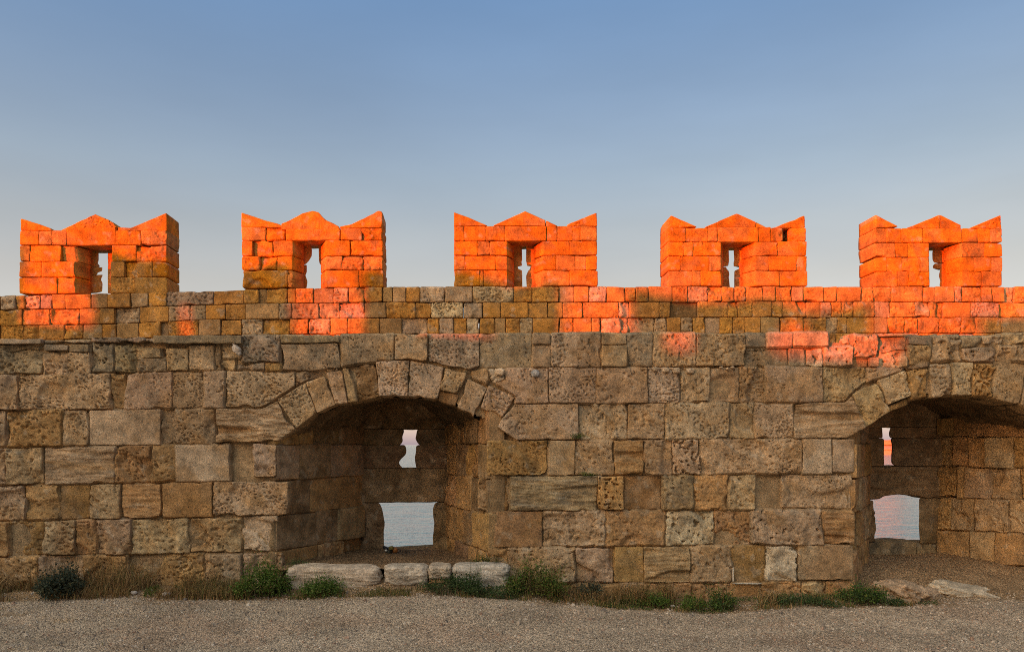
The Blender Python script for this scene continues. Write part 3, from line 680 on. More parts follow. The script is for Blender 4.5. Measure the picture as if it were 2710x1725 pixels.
# 3
merlon('crisp sunlit merlon with a cross-shaped arrow slit and a strip of shade along its foot', 0,
       [[(1202, 562), (1240, 576), (1290, 596), (1202, 597)], [(1306, 597), (1390, 559), (1443, 583), (1443, 597)], [(1446, 584), (1476, 597), (1446, 598)], [(1503, 594), (1579, 563), (1580, 597), (1503, 597)]],
       [(598, 637, [1202, 1229, 1286, 1336], [1446, 1474, 1514, 1536, 1580]), (638, 675, [1202, 1265, 1296, 1342], [1437, 1507, 1580]), (677, 714, [1202, 1232, 1312, 1342], [1437, 1472, 1522, 1551, 1580]), (716, 756, [1202, 1270, 1279, 1342], [1437, 1507, 1582])],
       560, 757, (1342, 1437, 638, 756), [(1337, 599), (1445, 599), (1445, 637), (1337, 637)],
       [[(1350, 648), (1381, 648), (1382, 690), (1380, 692), (1382, 704), (1350, 704)], [(1350, 704), (1371, 704), (1371, 711), (1381, 716), (1382, 727), (1378, 729), (1382, 732), (1383, 764), (1350, 764)],
        [(1392, 648), (1420, 648), (1420, 704), (1395, 704), (1392, 690)], [(1404, 704), (1420, 704), (1420, 764), (1394, 764), (1392, 730), (1398, 716), (1402, 713)]], slit_x=1387)
# 4
merlon('fully sunlit merlon with a cross-shaped slit and a dark hole in its upper right corner', 0,
       [[(1776, 571), (1844, 600), (1769, 601), (1770, 582)], [(1867, 601), (1899, 588), (1899, 601)], [(1900, 587), (1950, 565), (2000, 588), (2000, 601), (1900, 601)], [(2002, 588), (2029, 601), (2002, 602)], [(2042, 606), (2104, 581), (2129, 571), (2132, 601), (2085, 603)]],
       [(602, 639, [1769, 1815, 1874, 1899], [2007, 2040, 2132]), (640, 677, [1769, 1809, 1833, 1860, 1908], [1999, 2058, 2134]), (678, 716, [1769, 1801, 1877, 1908], [1999, 2035, 2107, 2135]), (717, 756, [1770, 1832, 1855, 1908], [1999, 2063, 2137])],
       565, 757, (1908, 1999, 640, 756), [(1900, 602), (2006, 602), (2006, 640), (1900, 640)],
       [[(1900, 650), (1928, 650), (1930, 690), (1928, 704), (1900, 704)], [(1900, 706), (1923, 706), (1923, 711), (1929, 716), (1931, 728), (1929, 731), (1932, 764), (1900, 764)],
        [(1942, 650), (1975, 650), (1975, 705), (1942, 705), (1942, 693), (1944, 691)], [(1956, 705), (1975, 705), (1975, 764), (1943, 764), (1943, 730), (1943, 717), (1956, 711)]], hole=(2085, 620, 2072, 2092), slit_x=1937)
# 5
merlon('fully sunlit merlon above the second arch, its slit a strip beside a dark jagged edge', 0,
       [[(2317, 569), (2377, 599), (2317, 603)], [(2400, 604), (2487, 569), (2487, 603)], [(2489, 569), (2543, 596), (2543, 603), (2489, 603)], [(2568, 604), (2648, 570), (2650, 603)]],
       [(605, 641, [2316, 2347, 2387, 2442], [2547, 2589, 2620, 2652]), (643, 680, [2316, 2370, 2404, 2459], [2545, 2607, 2653]), (681, 718, [2318, 2346, 2388, 2437, 2459], [2545, 2578, 2623, 2653]), (719, 757, [2319, 2375, 2405, 2461], [2545, 2599, 2652])],
       568, 757, (2459, 2545, 641, 757), [(2444, 605), (2545, 605), (2545, 641), (2444, 641)],
       [[(2430, 650), (2457, 650), (2460, 764), (2430, 764)], [(2470, 650), (2530, 650), (2530, 695), (2474, 695), (2469, 688), (2467, 670)], [(2475, 697), (2530, 697), (2530, 711), (2470, 711), (2469, 704)], [(2488, 711), (2530, 711), (2530, 764), (2489, 764), (2485, 755), (2488, 744), (2484, 730)]], slit_x=2464)

# ================================================================== GROUND
def hedge(x):     # height of the gravel where it meets the weeds (Y = 8.55)
    px = x / 8.55 * F + X0
    return np.interp(px, [-400, 0, 300, 600, 750, 1000, 1200, 1350, 1500, 1650, 1850, 1950, 2100, 2300, 2450, 2600, 2710, 3000], [.11, .11, .142, .122, .13, .172, .168, .13, .094, .03, -.01, .01, .045, .054, .08, .10, .11, .12])
def ground_z(x, y):
    h = hedge(x)
    z = h * sstep(6.3, 8.6, y)
    z = z + (.05 + .05 * ((x > -2.1) & (x < .5))) * sstep(8.5, 8.85, y)
    n = sstep(4.0, 4.5, x) * sstep(8.7, 10.4, y)
    z = z + n * .20
    p = np.stack([x * 1.3, y * 1.3, x * 0], -1)
    return z + .018 * fbm(p, 4) + .006 * fbm(p * 9, 2) * sstep(4.5, 6, y)
xs = np.concatenate([np.linspace(-45, -9, 30)[:-1], np.linspace(-9, -6.2, 50)[:-1], np.linspace(-6.2, 7.6, 560)[:-1], np.linspace(7.6, 12, 60)[:-1], np.linspace(12, 45, 30)])
ys = np.concatenate([np.linspace(-45, 3, 40)[:-1], np.linspace(3, 6, 40)[:-1], np.linspace(6, 9.1, 200)[:-1], np.linspace(9.1, 10.6, 60)])
PX, PYY = np.meshgrid(xs, ys); PZ = ground_z(PX, PYY)
p = np.stack([PX, PYY, PZ], -1)
grv = np.array((.46, .345, .24)); soil = np.array((.34, .215, .115)); redd = np.array((.44, .285, .185))
w1 = np.clip(sstep(8.35, 8.62, PYY + .22 * fbm(p * 1.8, 3)) , 0, 1)[..., None]
w2 = (sstep(.15, .6, fbm(p * .9 + 8, 4)) * .5)[..., None]
w3 = (sstep(.3, .6, fbm(p * np.array([1.2, 3.0, 1]) + 60, 4)) * .55 * sstep(-1.0, -4.2, PX))[..., None]
C = grv * (1 - w2) + redd * w2; C = C * (1 - w3) + soil * w3; C = C * (1 - w1) + soil * w1
C = C * (1 + .14 * fbm(p * 2.2 + 5, 4) + .14 * fbm(p * np.array([.5, 1.6, 1]) + 45, 3))[..., None]
pn = (sstep(4.0, 4.6, PX) * sstep(8.75, 9.3, PYY))[..., None]; C = C * (1 - pn) + np.array((.43, .275, .15)) * (1 + .15 * fbm(p * 3, 3))[..., None] * pn
mb = MB(); a, b = PX.shape; idx = np.arange(a * b).reshape(a, b)
mb.add(p.reshape(-1, 3), C.reshape(-1, 3), np.stack([idx[:-1, :-1], idx[:-1, 1:], idx[1:, 1:], idx[1:, :-1]], -1).reshape(-1, 4))
g = mb.build('gravel_ground', M_GROUND); g['kind'] = 'structure'

# loose gravel on it
n = 16000
qx = rng.uniform(-5.8, 7.0, n); qy = 6.0 + 2.75 * rng.uniform(0, 1, n) ** .8; sz = .004 + .006 * rng.random(n) ** 2 + .010 * (rng.random(n) > .975) * rng.random(n) + .012 * (rng.random(n) > .996)
base = np.array([(-1, -1, 0), (1, -1, 0), (1, 1, 0), (-1, 1, 0), (-.6, -.5, 1), (.5, -.6, 1), (.6, .5, 1), (-.5, .6, 1)], float)
V = base[None] * sz[:, None, None] * rng.uniform(.6, 1.35, (n, 1, 3)); V[:, :, 2] *= 1.2
V += rng.normal(0, .15, V.shape) * sz[:, None, None]
an = rng.uniform(0, 6.28, n); ca, sa = np.cos(an)[:, None], np.sin(an)[:, None]
X_, Y_ = V[..., 0] * ca - V[..., 1] * sa, V[..., 0] * sa + V[..., 1] * ca
V = np.stack([X_ + qx[:, None], Y_ + qy[:, None], V[..., 2] + ground_z(qx, qy)[:, None] - .001], -1)
cc = np.array([(.43, .34, .26), (.31, .24, .18), (.54, .45, .36), (.36, .23, .16), (.20, .16, .13)])[rng.choice(5, n, p=[.4, .25, .13, .12, .1])]
fq = np.array([(4, 5, 6, 7), (0, 1, 5, 4), (1, 2, 6, 5), (2, 3, 7, 6), (3, 0, 4, 7)])
mb = MB(); mb.add(V.reshape(-1, 3), np.repeat(cc, 8, 0), (fq[None] + (np.arange(n) * 8)[:, None, None]).reshape(-1, 4))
m_peb = stone_mat('pebbles', 2.0, .2, .1)
o = mb.build('loose_gravel', m_peb, smooth=False); o['kind'] = 'stuff'; tag(o, 'loose grey-brown gravel scattered over the ground before the wall', 'gravel')

# ------------------------------------------------------------------ kerb stones and boulders
KG = 'pale limestone blocks edging the first niche'
def kerb(label, x0, x1, ytop, ybot, c, tilt=0):
    Yf = 8.72; z1 = .437 - (ytop - 1500) * .0041; z0 = wz(ybot, Yf) - .05
    w = wx(x1, Yf) - wx(x0, Yf)
    lone_rock('kerb_stone', label, 'stone', (wx((x0 + x1) / 2, Yf), Yf + .17, (z0 + z1) / 2), (w, .36, z1 - z0), c, KG, p=6.0, n=40, amp=.075, r=(0, tilt, 0))
kerb('longest pale kerb block, behind the round leafy plant', 757, 1001, 1501, 1552, (.50, .385, .28), .008)
kerb('squarish smooth pale kerb block with a shadow under it, in the middle of the row', 1014, 1130, 1499, 1540, (.47, .38, .285), -.005)
kerb('smallest kerb block, broken off below, between two larger ones', 1133, 1193, 1499, 1522, (.46, .36, .26), .0)
kerb('grey granular kerb block with a tall weed growing before it', 1197, 1350, 1497, 1548, (.46, .39, .31), -.01)
lone_rock('brown_stone', 'crumbling orange-brown stone under the smallest kerb block', 'stone', (wx(1160, 8.74), 8.84, wz(1536, 8.74)), (.21, .2, .09), (.34, .20, .10), p=4, n=14, amp=.2)
BG = 'boulders lying at the mouth of the second niche'
lone_rock('boulder', 'humped tan boulder beside the green bush at the second niche', 'boulder', (wx(2400, 8.85), 8.85, .10), (.58, .5, .30), (.40, .27, .17), BG, p=3.0, n=34, amp=.22, r=(.1, .18, .3), mat=M_STONE)
lone_rock('boulder', 'flat slanting pale slab lying on bare earth in the second niche', 'boulder', (wx(2552, 8.9), 8.86, .11), (.68, .42, .18), (.47, .37, .26), BG, p=3.6, n=34, amp=.16, r=(.12, .17, -.25), mat=M_STONE)
for px, py, s_, lab in [(355, 1560, .07, 'small whitish stone in the dry grass, rounder of two'), (441, 1570, .09, 'small flat whitish stone in the dry grass at the gravel edge'), (1780, 1598, .05, 'whitish splinter of stone among the low weeds')]:
    Yr = 8.62; lone_rock('pale_stone', lab, 'stone', (wx(px, Yr), Yr, float(ground_z(np.array(wx(px, Yr)), np.array(Yr))) + .02), (s_, s_ * .7, s_ * .55), (.52, .44, .38), 'small pale stones along the wall foot', p=2.5)

# litter on the gun port sill
Yl = 10.12; t = thing('litter', 'small heap of black, white, olive and orange litter on the first gun port sill', 'litter', None, (wx(1034, Yl), Yl, wz(1456, Yl)))
def m_plain(name, c, r=.6):
    m, nt, b = nodes(name); b.inputs['Base Color'].default_value = (*c, 1); b.inputs['Roughness'].default_value = r; return m
for nm, c, px, py, w, h, rt in [('black_scrap', (.012, .012, .018), 1020, 1449, .075, .035, .5), ('olive_scrap', (.16, .13, .02), 1036, 1449, .06, .05, 0), ('orange_scrap', (.34, .13, .03), 1045, 1455, .07, .065, .2),
                                ('white_scrap', (.7, .68, .62), 1022, 1455, .03, .035, .4), ('dark_scrap', (.02, .02, .012), 1030, 1459, .075, .04, -.3)]:
    m = MB(); rock(m, (wx(px, Yl) - t.location.x, rng.uniform(-.02, .02), wz(py, Yl) - t.location.z), (w, .06, h), (1, 1, 1), 2.6, 10, .15, (0, rt, 0))
    m.build(nm, m_plain(nm, c), t)

# ------------------------------------------------------------------ plants
def leaves(mb, P, size, cols, droop=.3, asp=.5):
    n = len(P); th = rng.uniform(0, 6.28, n); el = rng.normal(.35, .6, n)
    d = np.stack([np.cos(th) * np.cos(el), np.sin(th) * np.cos(el), np.sin(el)], 1)
    up = rng.normal(size=(n, 3)); s = np.cross(d, up); s /= np.linalg.norm(s, axis=1)[:, None] + 1e-6
    L = size * rng.uniform(.6, 1.4, n)[:, None]; nn = np.cross(s, d)
    V = np.stack([P, P + d * L * .5 + s * L * asp * .5 + nn * L * .08, P + d * L, P + d * L * .5 - s * L * asp * .5 + nn * L * .08], 1)
    c = np.array(cols)[rng.choice(len(cols), n)] * rng.uniform(.7, 1.3, (n, 1))
    mb.add(V.reshape(-1, 3), np.repeat(c, 4, 0), np.arange(n * 4).reshape(-1, 4))
def blades(mb, P, H, cols, width=.003, lean=.35, seg=3):
    n = len(P); th = rng.uniform(0, 6.28, n); ln = np.abs(rng.normal(0, lean, n)); H = np.broadcast_to(H, (n,)) * rng.uniform(.5, 1.2, n)
    d = np.stack([np.cos(th), np.sin(th), th * 0], 1); s = np.stack([-np.sin(th + .7), np.cos(th + .7), th * 0], 1) * width
    c = np.array(cols)[rng.choice(len(cols), n)] * rng.uniform(.75, 1.25, (n, 1))
    R = []
    for k in range(seg + 1):
        f = k / seg; cen = P + d * (ln * H * f ** 1.8)[:, None] + np.array([0, 0, 1]) * (H * f)[:, None]
        w = (1 - f * .85); R += [cen + s * w, cen - s * w]
    V = np.stack(R, 1); q = np.array([(2 * k, 2 * k + 1, 2 * k + 3, 2 * k + 2) for k in range(seg)])
    mb.add(V.reshape(-1, 3), np.repeat(c, 2 * (seg + 1), 0), (q[None] + (np.arange(n) * 2 * (seg + 1))[:, None, None]).reshape(-1, 4))

def gz(x, y): return ground_z(np.asarray(x, float), np.asarray(y, float))
GREEN = [(.085, .15, .022), (.115, .19, .03), (.06, .11, .018), (.15, .18, .04)]
DARK = [(.055, .095, .028), (.07, .12, .035), (.045, .075, .03), (.09, .12, .04)]
BLUE = [(.06, .078, .055), (.075, .098, .06), (.045, .062, .045), (.10, .095, .05)]
OLIVE = [(.12, .13, .03), (.16, .145, .04), (.08, .12, .025), (.21, .155, .05)]
DRY = [(.36, .22, .09), (.27, .15, .06), (.42, .27, .12), (.19, .105, .045), (.14, .13, .04)]
PG = 'plants growing along the foot of the wall'
def plant(name, label, x0, x1, ytop, ybot, Y, cols, nl, size, lumps=6, stalks=0, dry=0, z0=None, depth=None):
    cx = wx((x0 + x1) / 2, Y); w = wx(x1, Y) - wx(x0, Y); zb = float(gz(cx, Y)) if z0 is None else z0
    h = max(wz(ytop, Y) - zb, .04); dp = depth or min(w * .7, .3)
    t = thing(name, label, 'plant', PG, (cx, Y, zb))
    f = MB(); stm = MB()
    for k in range(lumps):
        f_ = (k + .5) / lumps
        lx = (f_ - .5) * w * .85 + rng.normal(0, w * .05); ly = rng.uniform(-.5, .5) * dp; hh = h * (1 - .55 * abs(2 * f_ - 1) ** 2) * rng.uniform(.7, 1.0)
        r = np.array([w / lumps * 1.1 + .02, dp * .45 + .02, hh * .5])
        m = max(20, nl // lumps); P = rng.normal(0, 1, (m, 3)); P *= (rng.random((m, 1)) ** .55) / (np.linalg.norm(P, axis=1)[:, None]) * (1 + .5 * (rng.random((m, 1)) > .85))
        P = P * r * (1 + .55 * perlin(P * 2.5 + k * 9)[:, None]) + np.array([lx, ly, hh * .52]); P[:, 2] = np.maximum(P[:, 2], .004)
        leaves(f, P, size, cols)
    ns = int(max(24, w * 220))
    blades(stm, np.stack([rng.uniform(-.42, .42, ns) * w, rng.uniform(-.3, .3, ns) * dp, np.zeros(ns)], 1), h * .6, [(.09, .07, .03)], .0025, .4)
    P = np.stack([rng.uniform(-.48, .48, ns // 2) * w, rng.uniform(-.4, .4, ns // 2) * dp, np.zeros(ns // 2)], 1); blades(stm, P, h * 1.05, cols, .003, .55)
    if stalks:
        P = np.stack([rng.uniform(-.4, .4, stalks) * w, rng.uniform(-.4, .4, stalks) * dp, np.zeros(stalks)], 1)
        blades(stm, P, h * 1.12, DRY if dry else cols, .003, .25)
    f.build('foliage', M_LEAF, t, smooth=False); stm.build('stems', M_DRY, t, smooth=False)
    return t
plant('bush', 'dark blue-green rounded bush in dry grass near the left end of the wall', 112, 222, 1485, 1592, 8.62, BLUE, 2600, .032, 5, 30, 1)
plant('shrub', 'bright green shrub against the wall beside the longest kerb block', 630, 768, 1476, 1570, 8.68, GREEN, 3400, .026, 6, 20, 1)
plant('round_plant', 'small round leafy plant before the longest kerb block', 800, 908, 1510, 1572, 8.58, GREEN, 2200, .022, 4)
plant('weed', 'dark green weed with one tall sprig before the grey kerb block', 1130, 1268, 1515, 1582, 8.58, DARK, 2200, .022, 5)
plant('weed', 'tall thin sprig standing above the dark green weed', 1238, 1270, 1486, 1560, 8.56, DARK, 420, .018, 2, 14)
plant('bush', 'large olive-green bush with dry stalks, right of the kerb blocks', 1338, 1495, 1476, 1586, 8.68, OLIVE + GREEN, 4000, .024, 7, 60, 1)
plant('low_weed', 'low dark weeds between the grey kerb block and the olive bush', 1262, 1370, 1548, 1592, 8.52, DARK, 1300, .020, 5)
plant('dark_tuft', 'dark bluish tuft at the wall foot, right of the olive bush', 1530, 1592, 1530, 1578, 8.78, BLUE, 900, .022, 3, 10, 1)
plant('green_tuft', 'low bright green tuft under the dry brown stalks', 1640, 1700, 1572, 1596, 8.62, GREEN, 700, .018, 3)
plant('green_tuft', 'bright green tuft between two clumps of dry stalks', 1702, 1772, 1560, 1598, 8.60, GREEN, 1100, .020, 4)
plant('green_tuft', 'thin bright tuft near the whitish stone splinter', 1800, 1866, 1568, 1598, 8.60, GREEN, 800, .020, 3, 20, 1)
plant('green_tuft', 'taller green tuft under the narrow brick-coloured stone', 1876, 1945, 1545, 1606, 8.62, GREEN + DARK, 1200, .022, 4, 20, 1)
plant('low_weed', 'low dark weeds beneath the honeycombed stone left of the second niche', 2045, 2215, 1570, 1612, 8.58, DARK, 1700, .020, 6, 20, 1)
plant('leafy_bush', 'deep green leafy bush at the corner of the second niche', 2230, 2340, 1540, 1604, 8.60, GREEN + DARK, 2600, .024, 5)
plant('green_tuft', 'small green tuft on the near side of the humped boulder', 2346, 2392, 1575, 1602, 8.52, DARK, 420, .018, 3)
plant('sill_weed', 'small dry-green weeds growing on the sill above the grey kerb block', 1250, 1322, 1465, 1488, 9.02, OLIVE, 500, .016, 4, 20, z0=.41, depth=.05)
plant('sill_weed', 'tiny green weeds on the sill above the longest kerb block', 770, 812, 1478, 1492, 9.0, DARK, 220, .014, 3, z0=.42, depth=.05)
plant('joint_weed', 'little green weed rooted in the joint above the orange stone course', 1512, 1540, 1140, 1160, 8.985, GREEN, 200, .014, 2, z0=wz(1161, 8.985), depth=.03)
plant('joint_weed', 'little green weed rooted in the joint under the squarish grey stone', 1540, 1568, 1248, 1258, 8.985, GREEN, 150, .013, 2, z0=wz(1259, 8.985), depth=.03)

# dry grass and ground cover
mb = MB()
def strip(n, x0, x1, ya, yb, H, cols, **kw):
    px = rng.uniform(x0, x1, n); Y = rng.uniform(ya, yb, n); X = wx(px, Y)
    keep = fbm(np.stack([X * 2.2, Y * 2.2, X * 0 + 3], 1), 3) > kw.pop('thr', -.2)
    X, Y = X[keep], Y[keep]
    blades(mb, np.stack([X, Y, gz(X, Y)], 1), H, cols, **kw)
strip(6500, -150, 660, 8.48, 8.95, .12, DRY, thr=-.2, lean=.6); strip(2400, -150, 600, 8.6, 8.95, .28, DRY, thr=.05, lean=.4, width=.0035); strip(1500, 480, 650, 8.5, 8.9, .14, OLIVE + DRY)
strip(2400, 760, 1350, 8.46, 8.66, .045, DRY + OLIVE, thr=0); strip(4200, 1340, 2240, 8.44, 8.92, .06, DRY + OLIVE, thr=-.05)
strip(700, 1480, 1640, 8.55, 8.85, .12, DRY, lean=.6); strip(600, 1880, 2060, 8.5, 8.8, .14, DRY, lean=.6); strip(900, 1630, 1730, 8.62, 8.85, .20, DRY, lean=.5); strip(500, 1745, 1790, 8.65, 8.9, .20, DRY); strip(600, 1830, 1890, 8.65, 8.9, .22, DRY); strip(900, 2230, 2480, 8.45, 8.62, .04, DRY + OLIVE, thr=0)
n = 420; px = rng.uniform(-50, 2760, n); Y = rng.uniform(6.4, 8.6, n); X = wx(px, Y)        # straws and twigs blown onto the gravel
th = rng.uniform(0, 6.28, n); ln = rng.uniform(.02, .09, n); d_ = np.stack([np.cos(th) * ln, np.sin(th) * ln, rng.uniform(0, .006, n)], 1); s_ = np.stack([-np.sin(th), np.cos(th), th * 0], 1) * .002
P = np.stack([X, Y, gz(X, Y) + .006], 1); V = np.stack([P - s_, P + s_, P + d_ + s_, P + d_ - s_], 1)
mb.add(V.reshape(-1, 3), np.repeat(np.array(DRY + [(.30, .10, .06)])[rng.choice(6, n)], 4, 0), np.arange(4 * n).reshape(-1, 4))
o = mb.build('dry_grass', M_DRY, smooth=False); o['kind'] = 'stuff'; tag(o, 'dry brown grass and straw along the foot of the wall', 'dry grass')
mb = MB()
def mat_(n, x0, x1, ya, yb, cols, size=.016, thr=.05):
    px = rng.uniform(x0, x1, n); Y = rng.uniform(ya, yb, n); X = wx(px, Y)
    keep = fbm(np.stack([X * 3, Y * 3, X * 0 + 9], 1), 3) > thr
    X, Y = X[keep], Y[keep]; leaves(mb, np.stack([X, Y, gz(X, Y) + rng.uniform(0, .025, len(X))], 1), size, cols)
mat_(3000, 380, 660, 8.55, 8.9, GREEN + OLIVE, .022); mat_(1800, 780, 1150, 8.48, 8.62, OLIVE); mat_(5000, 1260, 1640, 8.46, 8.75, DARK + OLIVE); mat_(7000, 1600, 2240, 8.46, 8.85, GREEN + DARK + OLIVE); mat_(1200, 2240, 2480, 8.44, 8.6, DARK)
o = mb.build('ground_weeds', M_LEAF, smooth=False); o['kind'] = 'stuff'; tag(o, 'low green weeds creeping between the gravel and the wall', 'weeds')

# ================================================================== SEA AND FAR FORT
SEA = -5.0
mb = MB(); mb.add([(-40000, 11.05, SEA), (40000, 11.05, SEA), (40000, 40000, SEA), (-40000, 40000, SEA)], (.02, .05, .06), [(0, 1, 2, 3)])
s = mb.build('sea', M_SEA, smooth=False); s['kind'] = 'structure'

def drum(mb, prof, n=48, c=(.4, .3, .2)):
    th = np.linspace(0, 2 * math.pi, n, endpoint=False); V = []; Q = []
    for r, z in prof: V.append(np.stack([np.cos(th) * r, np.sin(th) * r, np.full(n, z)], 1))
    for k in range(len(prof) - 1):
        i = np.arange(n) + k * n; Q.append(np.stack([i, np.roll(i, -1), np.roll(i, -1) + n, i + n], 1))
    mb.add(np.concatenate(V), c, np.concatenate(Q), [np.arange(n) + (len(prof) - 1) * n])
YT = 566.0; xt = wx(2352, YT)
fort = thing('harbour_fort', 'distant orange sunlit harbour fort seen across the water through the second loophole', 'fort', None, (xt, YT, SEA))
mb = MB(); drum(mb, [(17, -1), (15.5, 3.2), (15.9, 3.3), (15.9, 3.7), (15.2, 3.75), (15.2, 4.1), (14.6, 4.1)], c=(.42, .28, .16)); mb.build('bastion', M_MERLON, fort, smooth=False)
mb = MB(); drum(mb, [(9.0, 3.9), (8.4, 6.3)], c=(.30, .24, .22)); mb.build('tower', M_MERLON, fort, smooth=False)
mb = MB(); drum(mb, [(8.4, 6.3), (9.6, 6.9), (9.6, 9.6), (9.0, 9.6), (9.0, 9.2)], c=(.45, .27, .14))
for k in range(16):
    a = k * math.pi / 8; block(mb, 9.1 * math.cos(a) - .7, 9.1 * math.cos(a) + .7, 9.1 * math.sin(a) - .7, 9.1 * math.sin(a) + .7, 9.3, 10.2, (.45, .27, .14))
mb.build('battlements', M_MERLON, fort, smooth=False)

# ================================================================== SUN AND THE WALL THAT SHADES THE PARAPET
AZ, EL = math.radians(50), math.radians(5.0)
s2 = np.array([-math.sin(AZ), -math.cos(AZ)]); a2 = np.array([math.cos(AZ), -math.sin(AZ)])   # towards the sun; along the opposite wall
CW = 12.0                                               # distance of that wall from the viewer, towards the sun
def shade(px, py):                                      # parapet point -> point of the opposite wall's face that shades it
    x, z = wx(px, YP), wz(py, YP); P = np.array([x, YP]); tt = CW - P.dot(s2)
    return (P.dot(a2), z + tt * math.tan(EL))
SILL = [862, 902, 972, 1026]
sk = []   # skyline, left to right
sk += [(-1600, 640), (-500, 640), (-330, 610), (-240, 640), (-170, 655), (-60, 640), (62, 652)]
sk += [(62, 862), (240, 862)]
sk += [(240, 655), (300, 664), (345, 683), (400, 690), (450, 684), (505, 665), (560, 684), (640, 712), (700, 700), (775, 692)]
sk += [(775, 900), (957, 900)]
sk += [(957, 712), (1012, 718), (1080, 735), (1220, 712), (1290, 735), (1345, 758), (1420, 750), (1490, 742)]
sk += [(1490, 972), (1668, 972)]
sk += [(1668, 758), (1720, 775), (1780, 789), (1850, 800), (1950, 798), (2015, 783), (2060, 792), (2140, 828), (2200, 821), (2310, 798)]
sk += [(2310, 1026), (2588, 1026)]
sk += [(2588, 815), (2625, 838), (2720, 836), (2850, 810), (3000, 850), (3150, 815), (3200, 815), (3900, 840)]
SK = [shade(*q) for q in sk]
ow = thing('opposite_wall', 'tall battlemented wall facing the parapet, casting the notched shade across it', 'wall', None, tuple(s2 * CW) + (0.0,))
def oslab(name, poly, th=.45):
    m = MB(); n = len(poly); v = []
    for d_ in (0, th):
        for w, z in poly: q = a2 * w + s2 * d_; v.append((q[0], q[1], z))
    m.add(v, PAL['t'], [(i, (i + 1) % n, n + (i + 1) % n, n + i) for i in range(n)], [list(range(n))[::-1], list(range(n, 2 * n))])
    return m.build(name, M_STONE, ow, smooth=False)
# body below the crenel sills, then each merlon (split at its slit)
wl, wr = SK[0][0] - 4, 6.0
def spans():
    cuts = [62, 240, 775, 957, 1490, 1668, 2310, 2588]
    return cuts
def zs_at(px, py): return shade(px, py)
sill_z = [shade((62 + 240) / 2, 862)[1], shade(866, 900)[1], shade(1580, 972)[1], shade(2450, 1026)[1]]
body = [(wl, -.6), (wr, -.6), (wr, sill_z[3] + .9), (shade(2588, 0)[0], sill_z[3] + .9), (shade(2588, 0)[0], sill_z[3]), (shade(2310, 0)[0], sill_z[3]), (shade(2000, 0)[0], sill_z[3] - 0), (shade(1668, 0)[0], sill_z[2]), (shade(1490, 0)[0], sill_z[2]), (shade(957, 0)[0], sill_z[1]), (shade(775, 0)[0], sill_z[1]),
        (shade(240, 0)[0], sill_z[0]), (shade(62, 0)[0], sill_z[0]), (wl, sill_z[0])]
def omerlon(px0, px1, pts, slit=None):
    w0, w1 = shade(px0, 0)[0], shade(px1, 0)[0]
    tops = [shade(*q) for q in pts]
    f = lambda w: np.interp(w, [t_[0] for t_ in tops], [t_[1] for t_ in tops])
    zb = 0.0
    def piece(wa, wb, za=None, zb_=None):
        inner = [t_ for t_ in tops if wa + 1e-4 < t_[0] < wb - 1e-4]
        return [(wa, za), (wb, za)] + [(wb, f(wb))] + inner[::-1] + [(wa, f(wa))]
    lo = min(sill_z) - .45
    if not slit: return [piece(w0, w1, lo)]
    sx0, sx1 = shade(slit[0], 0)[0], shade(slit[1], 0)[0]; zt, zb2 = shade((slit[0] + slit[1]) / 2, slit[2])[1], shade((slit[0] + slit[1]) / 2, slit[3])[1]
    tp = [t_ for t_ in tops if sx0 < t_[0] < sx1]
    return [piece(w0, sx0, lo), piece(sx1, w1, lo), [(sx0, zt), (sx1, zt), (sx1, f(sx1))] + tp[::-1] + [(sx0, f(sx0))], [(sx0, lo), (sx1, lo), (sx1, zb2), (sx0, zb2)]]
low = min(sill_z) - .45
lowbody = [(wl, -.6), (wr, -.6), (wr, low + .002), (wl, low + .002)]
oslab('base', lowbody, .55)
crs = [62, 240, 775, 957, 1490, 1668, 2310, 2588]
for i, zsl in enumerate(sill_z):
    a_, b_ = shade(crs[2 * i], 0)[0], shade(crs[2 * i + 1], 0)[0]
    oslab('crenel', [(a_, low), (b_, low), (b_, zsl), (a_, zsl)])
groups = [(-1600, 62, [q for q in sk[:7]], None), (240, 775, [q for q in sk if 240 <= q[0] <= 775 and q[1] < 850], (484, 501, 800, 900)),
          (957, 1490, [q for q in sk if 957 <= q[0] <= 1490 and q[1] < 860], None), (1668, 2310, [q for q in sk if 1668 <= q[0] <= 2310 and q[1] < 900], (2076, 2124, 846, 1010)),
          (2588, 3900, [q for q in sk if 2588 <= q[0] and q[1] < 900], None)]
for g0, g1, pts, sl in groups:
    for pc in omerlon(g0, g1, pts, sl): oslab('battlement', pc)

sun = bpy.data.lights.new('sun', 'SUN'); sun.energy = 5.0; sun.angle = math.radians(.53); sun.color = (1.0, .09, .0)
so = bpy.data.objects.new('sun', sun); col.objects.link(so)
sd = Vector((s2[0] * math.cos(EL), s2[1] * math.cos(EL), math.sin(EL)))
so.rotation_euler = sd.to_track_quat('Z', 'Y').to_euler(); so.location = (-10, -10, 20)

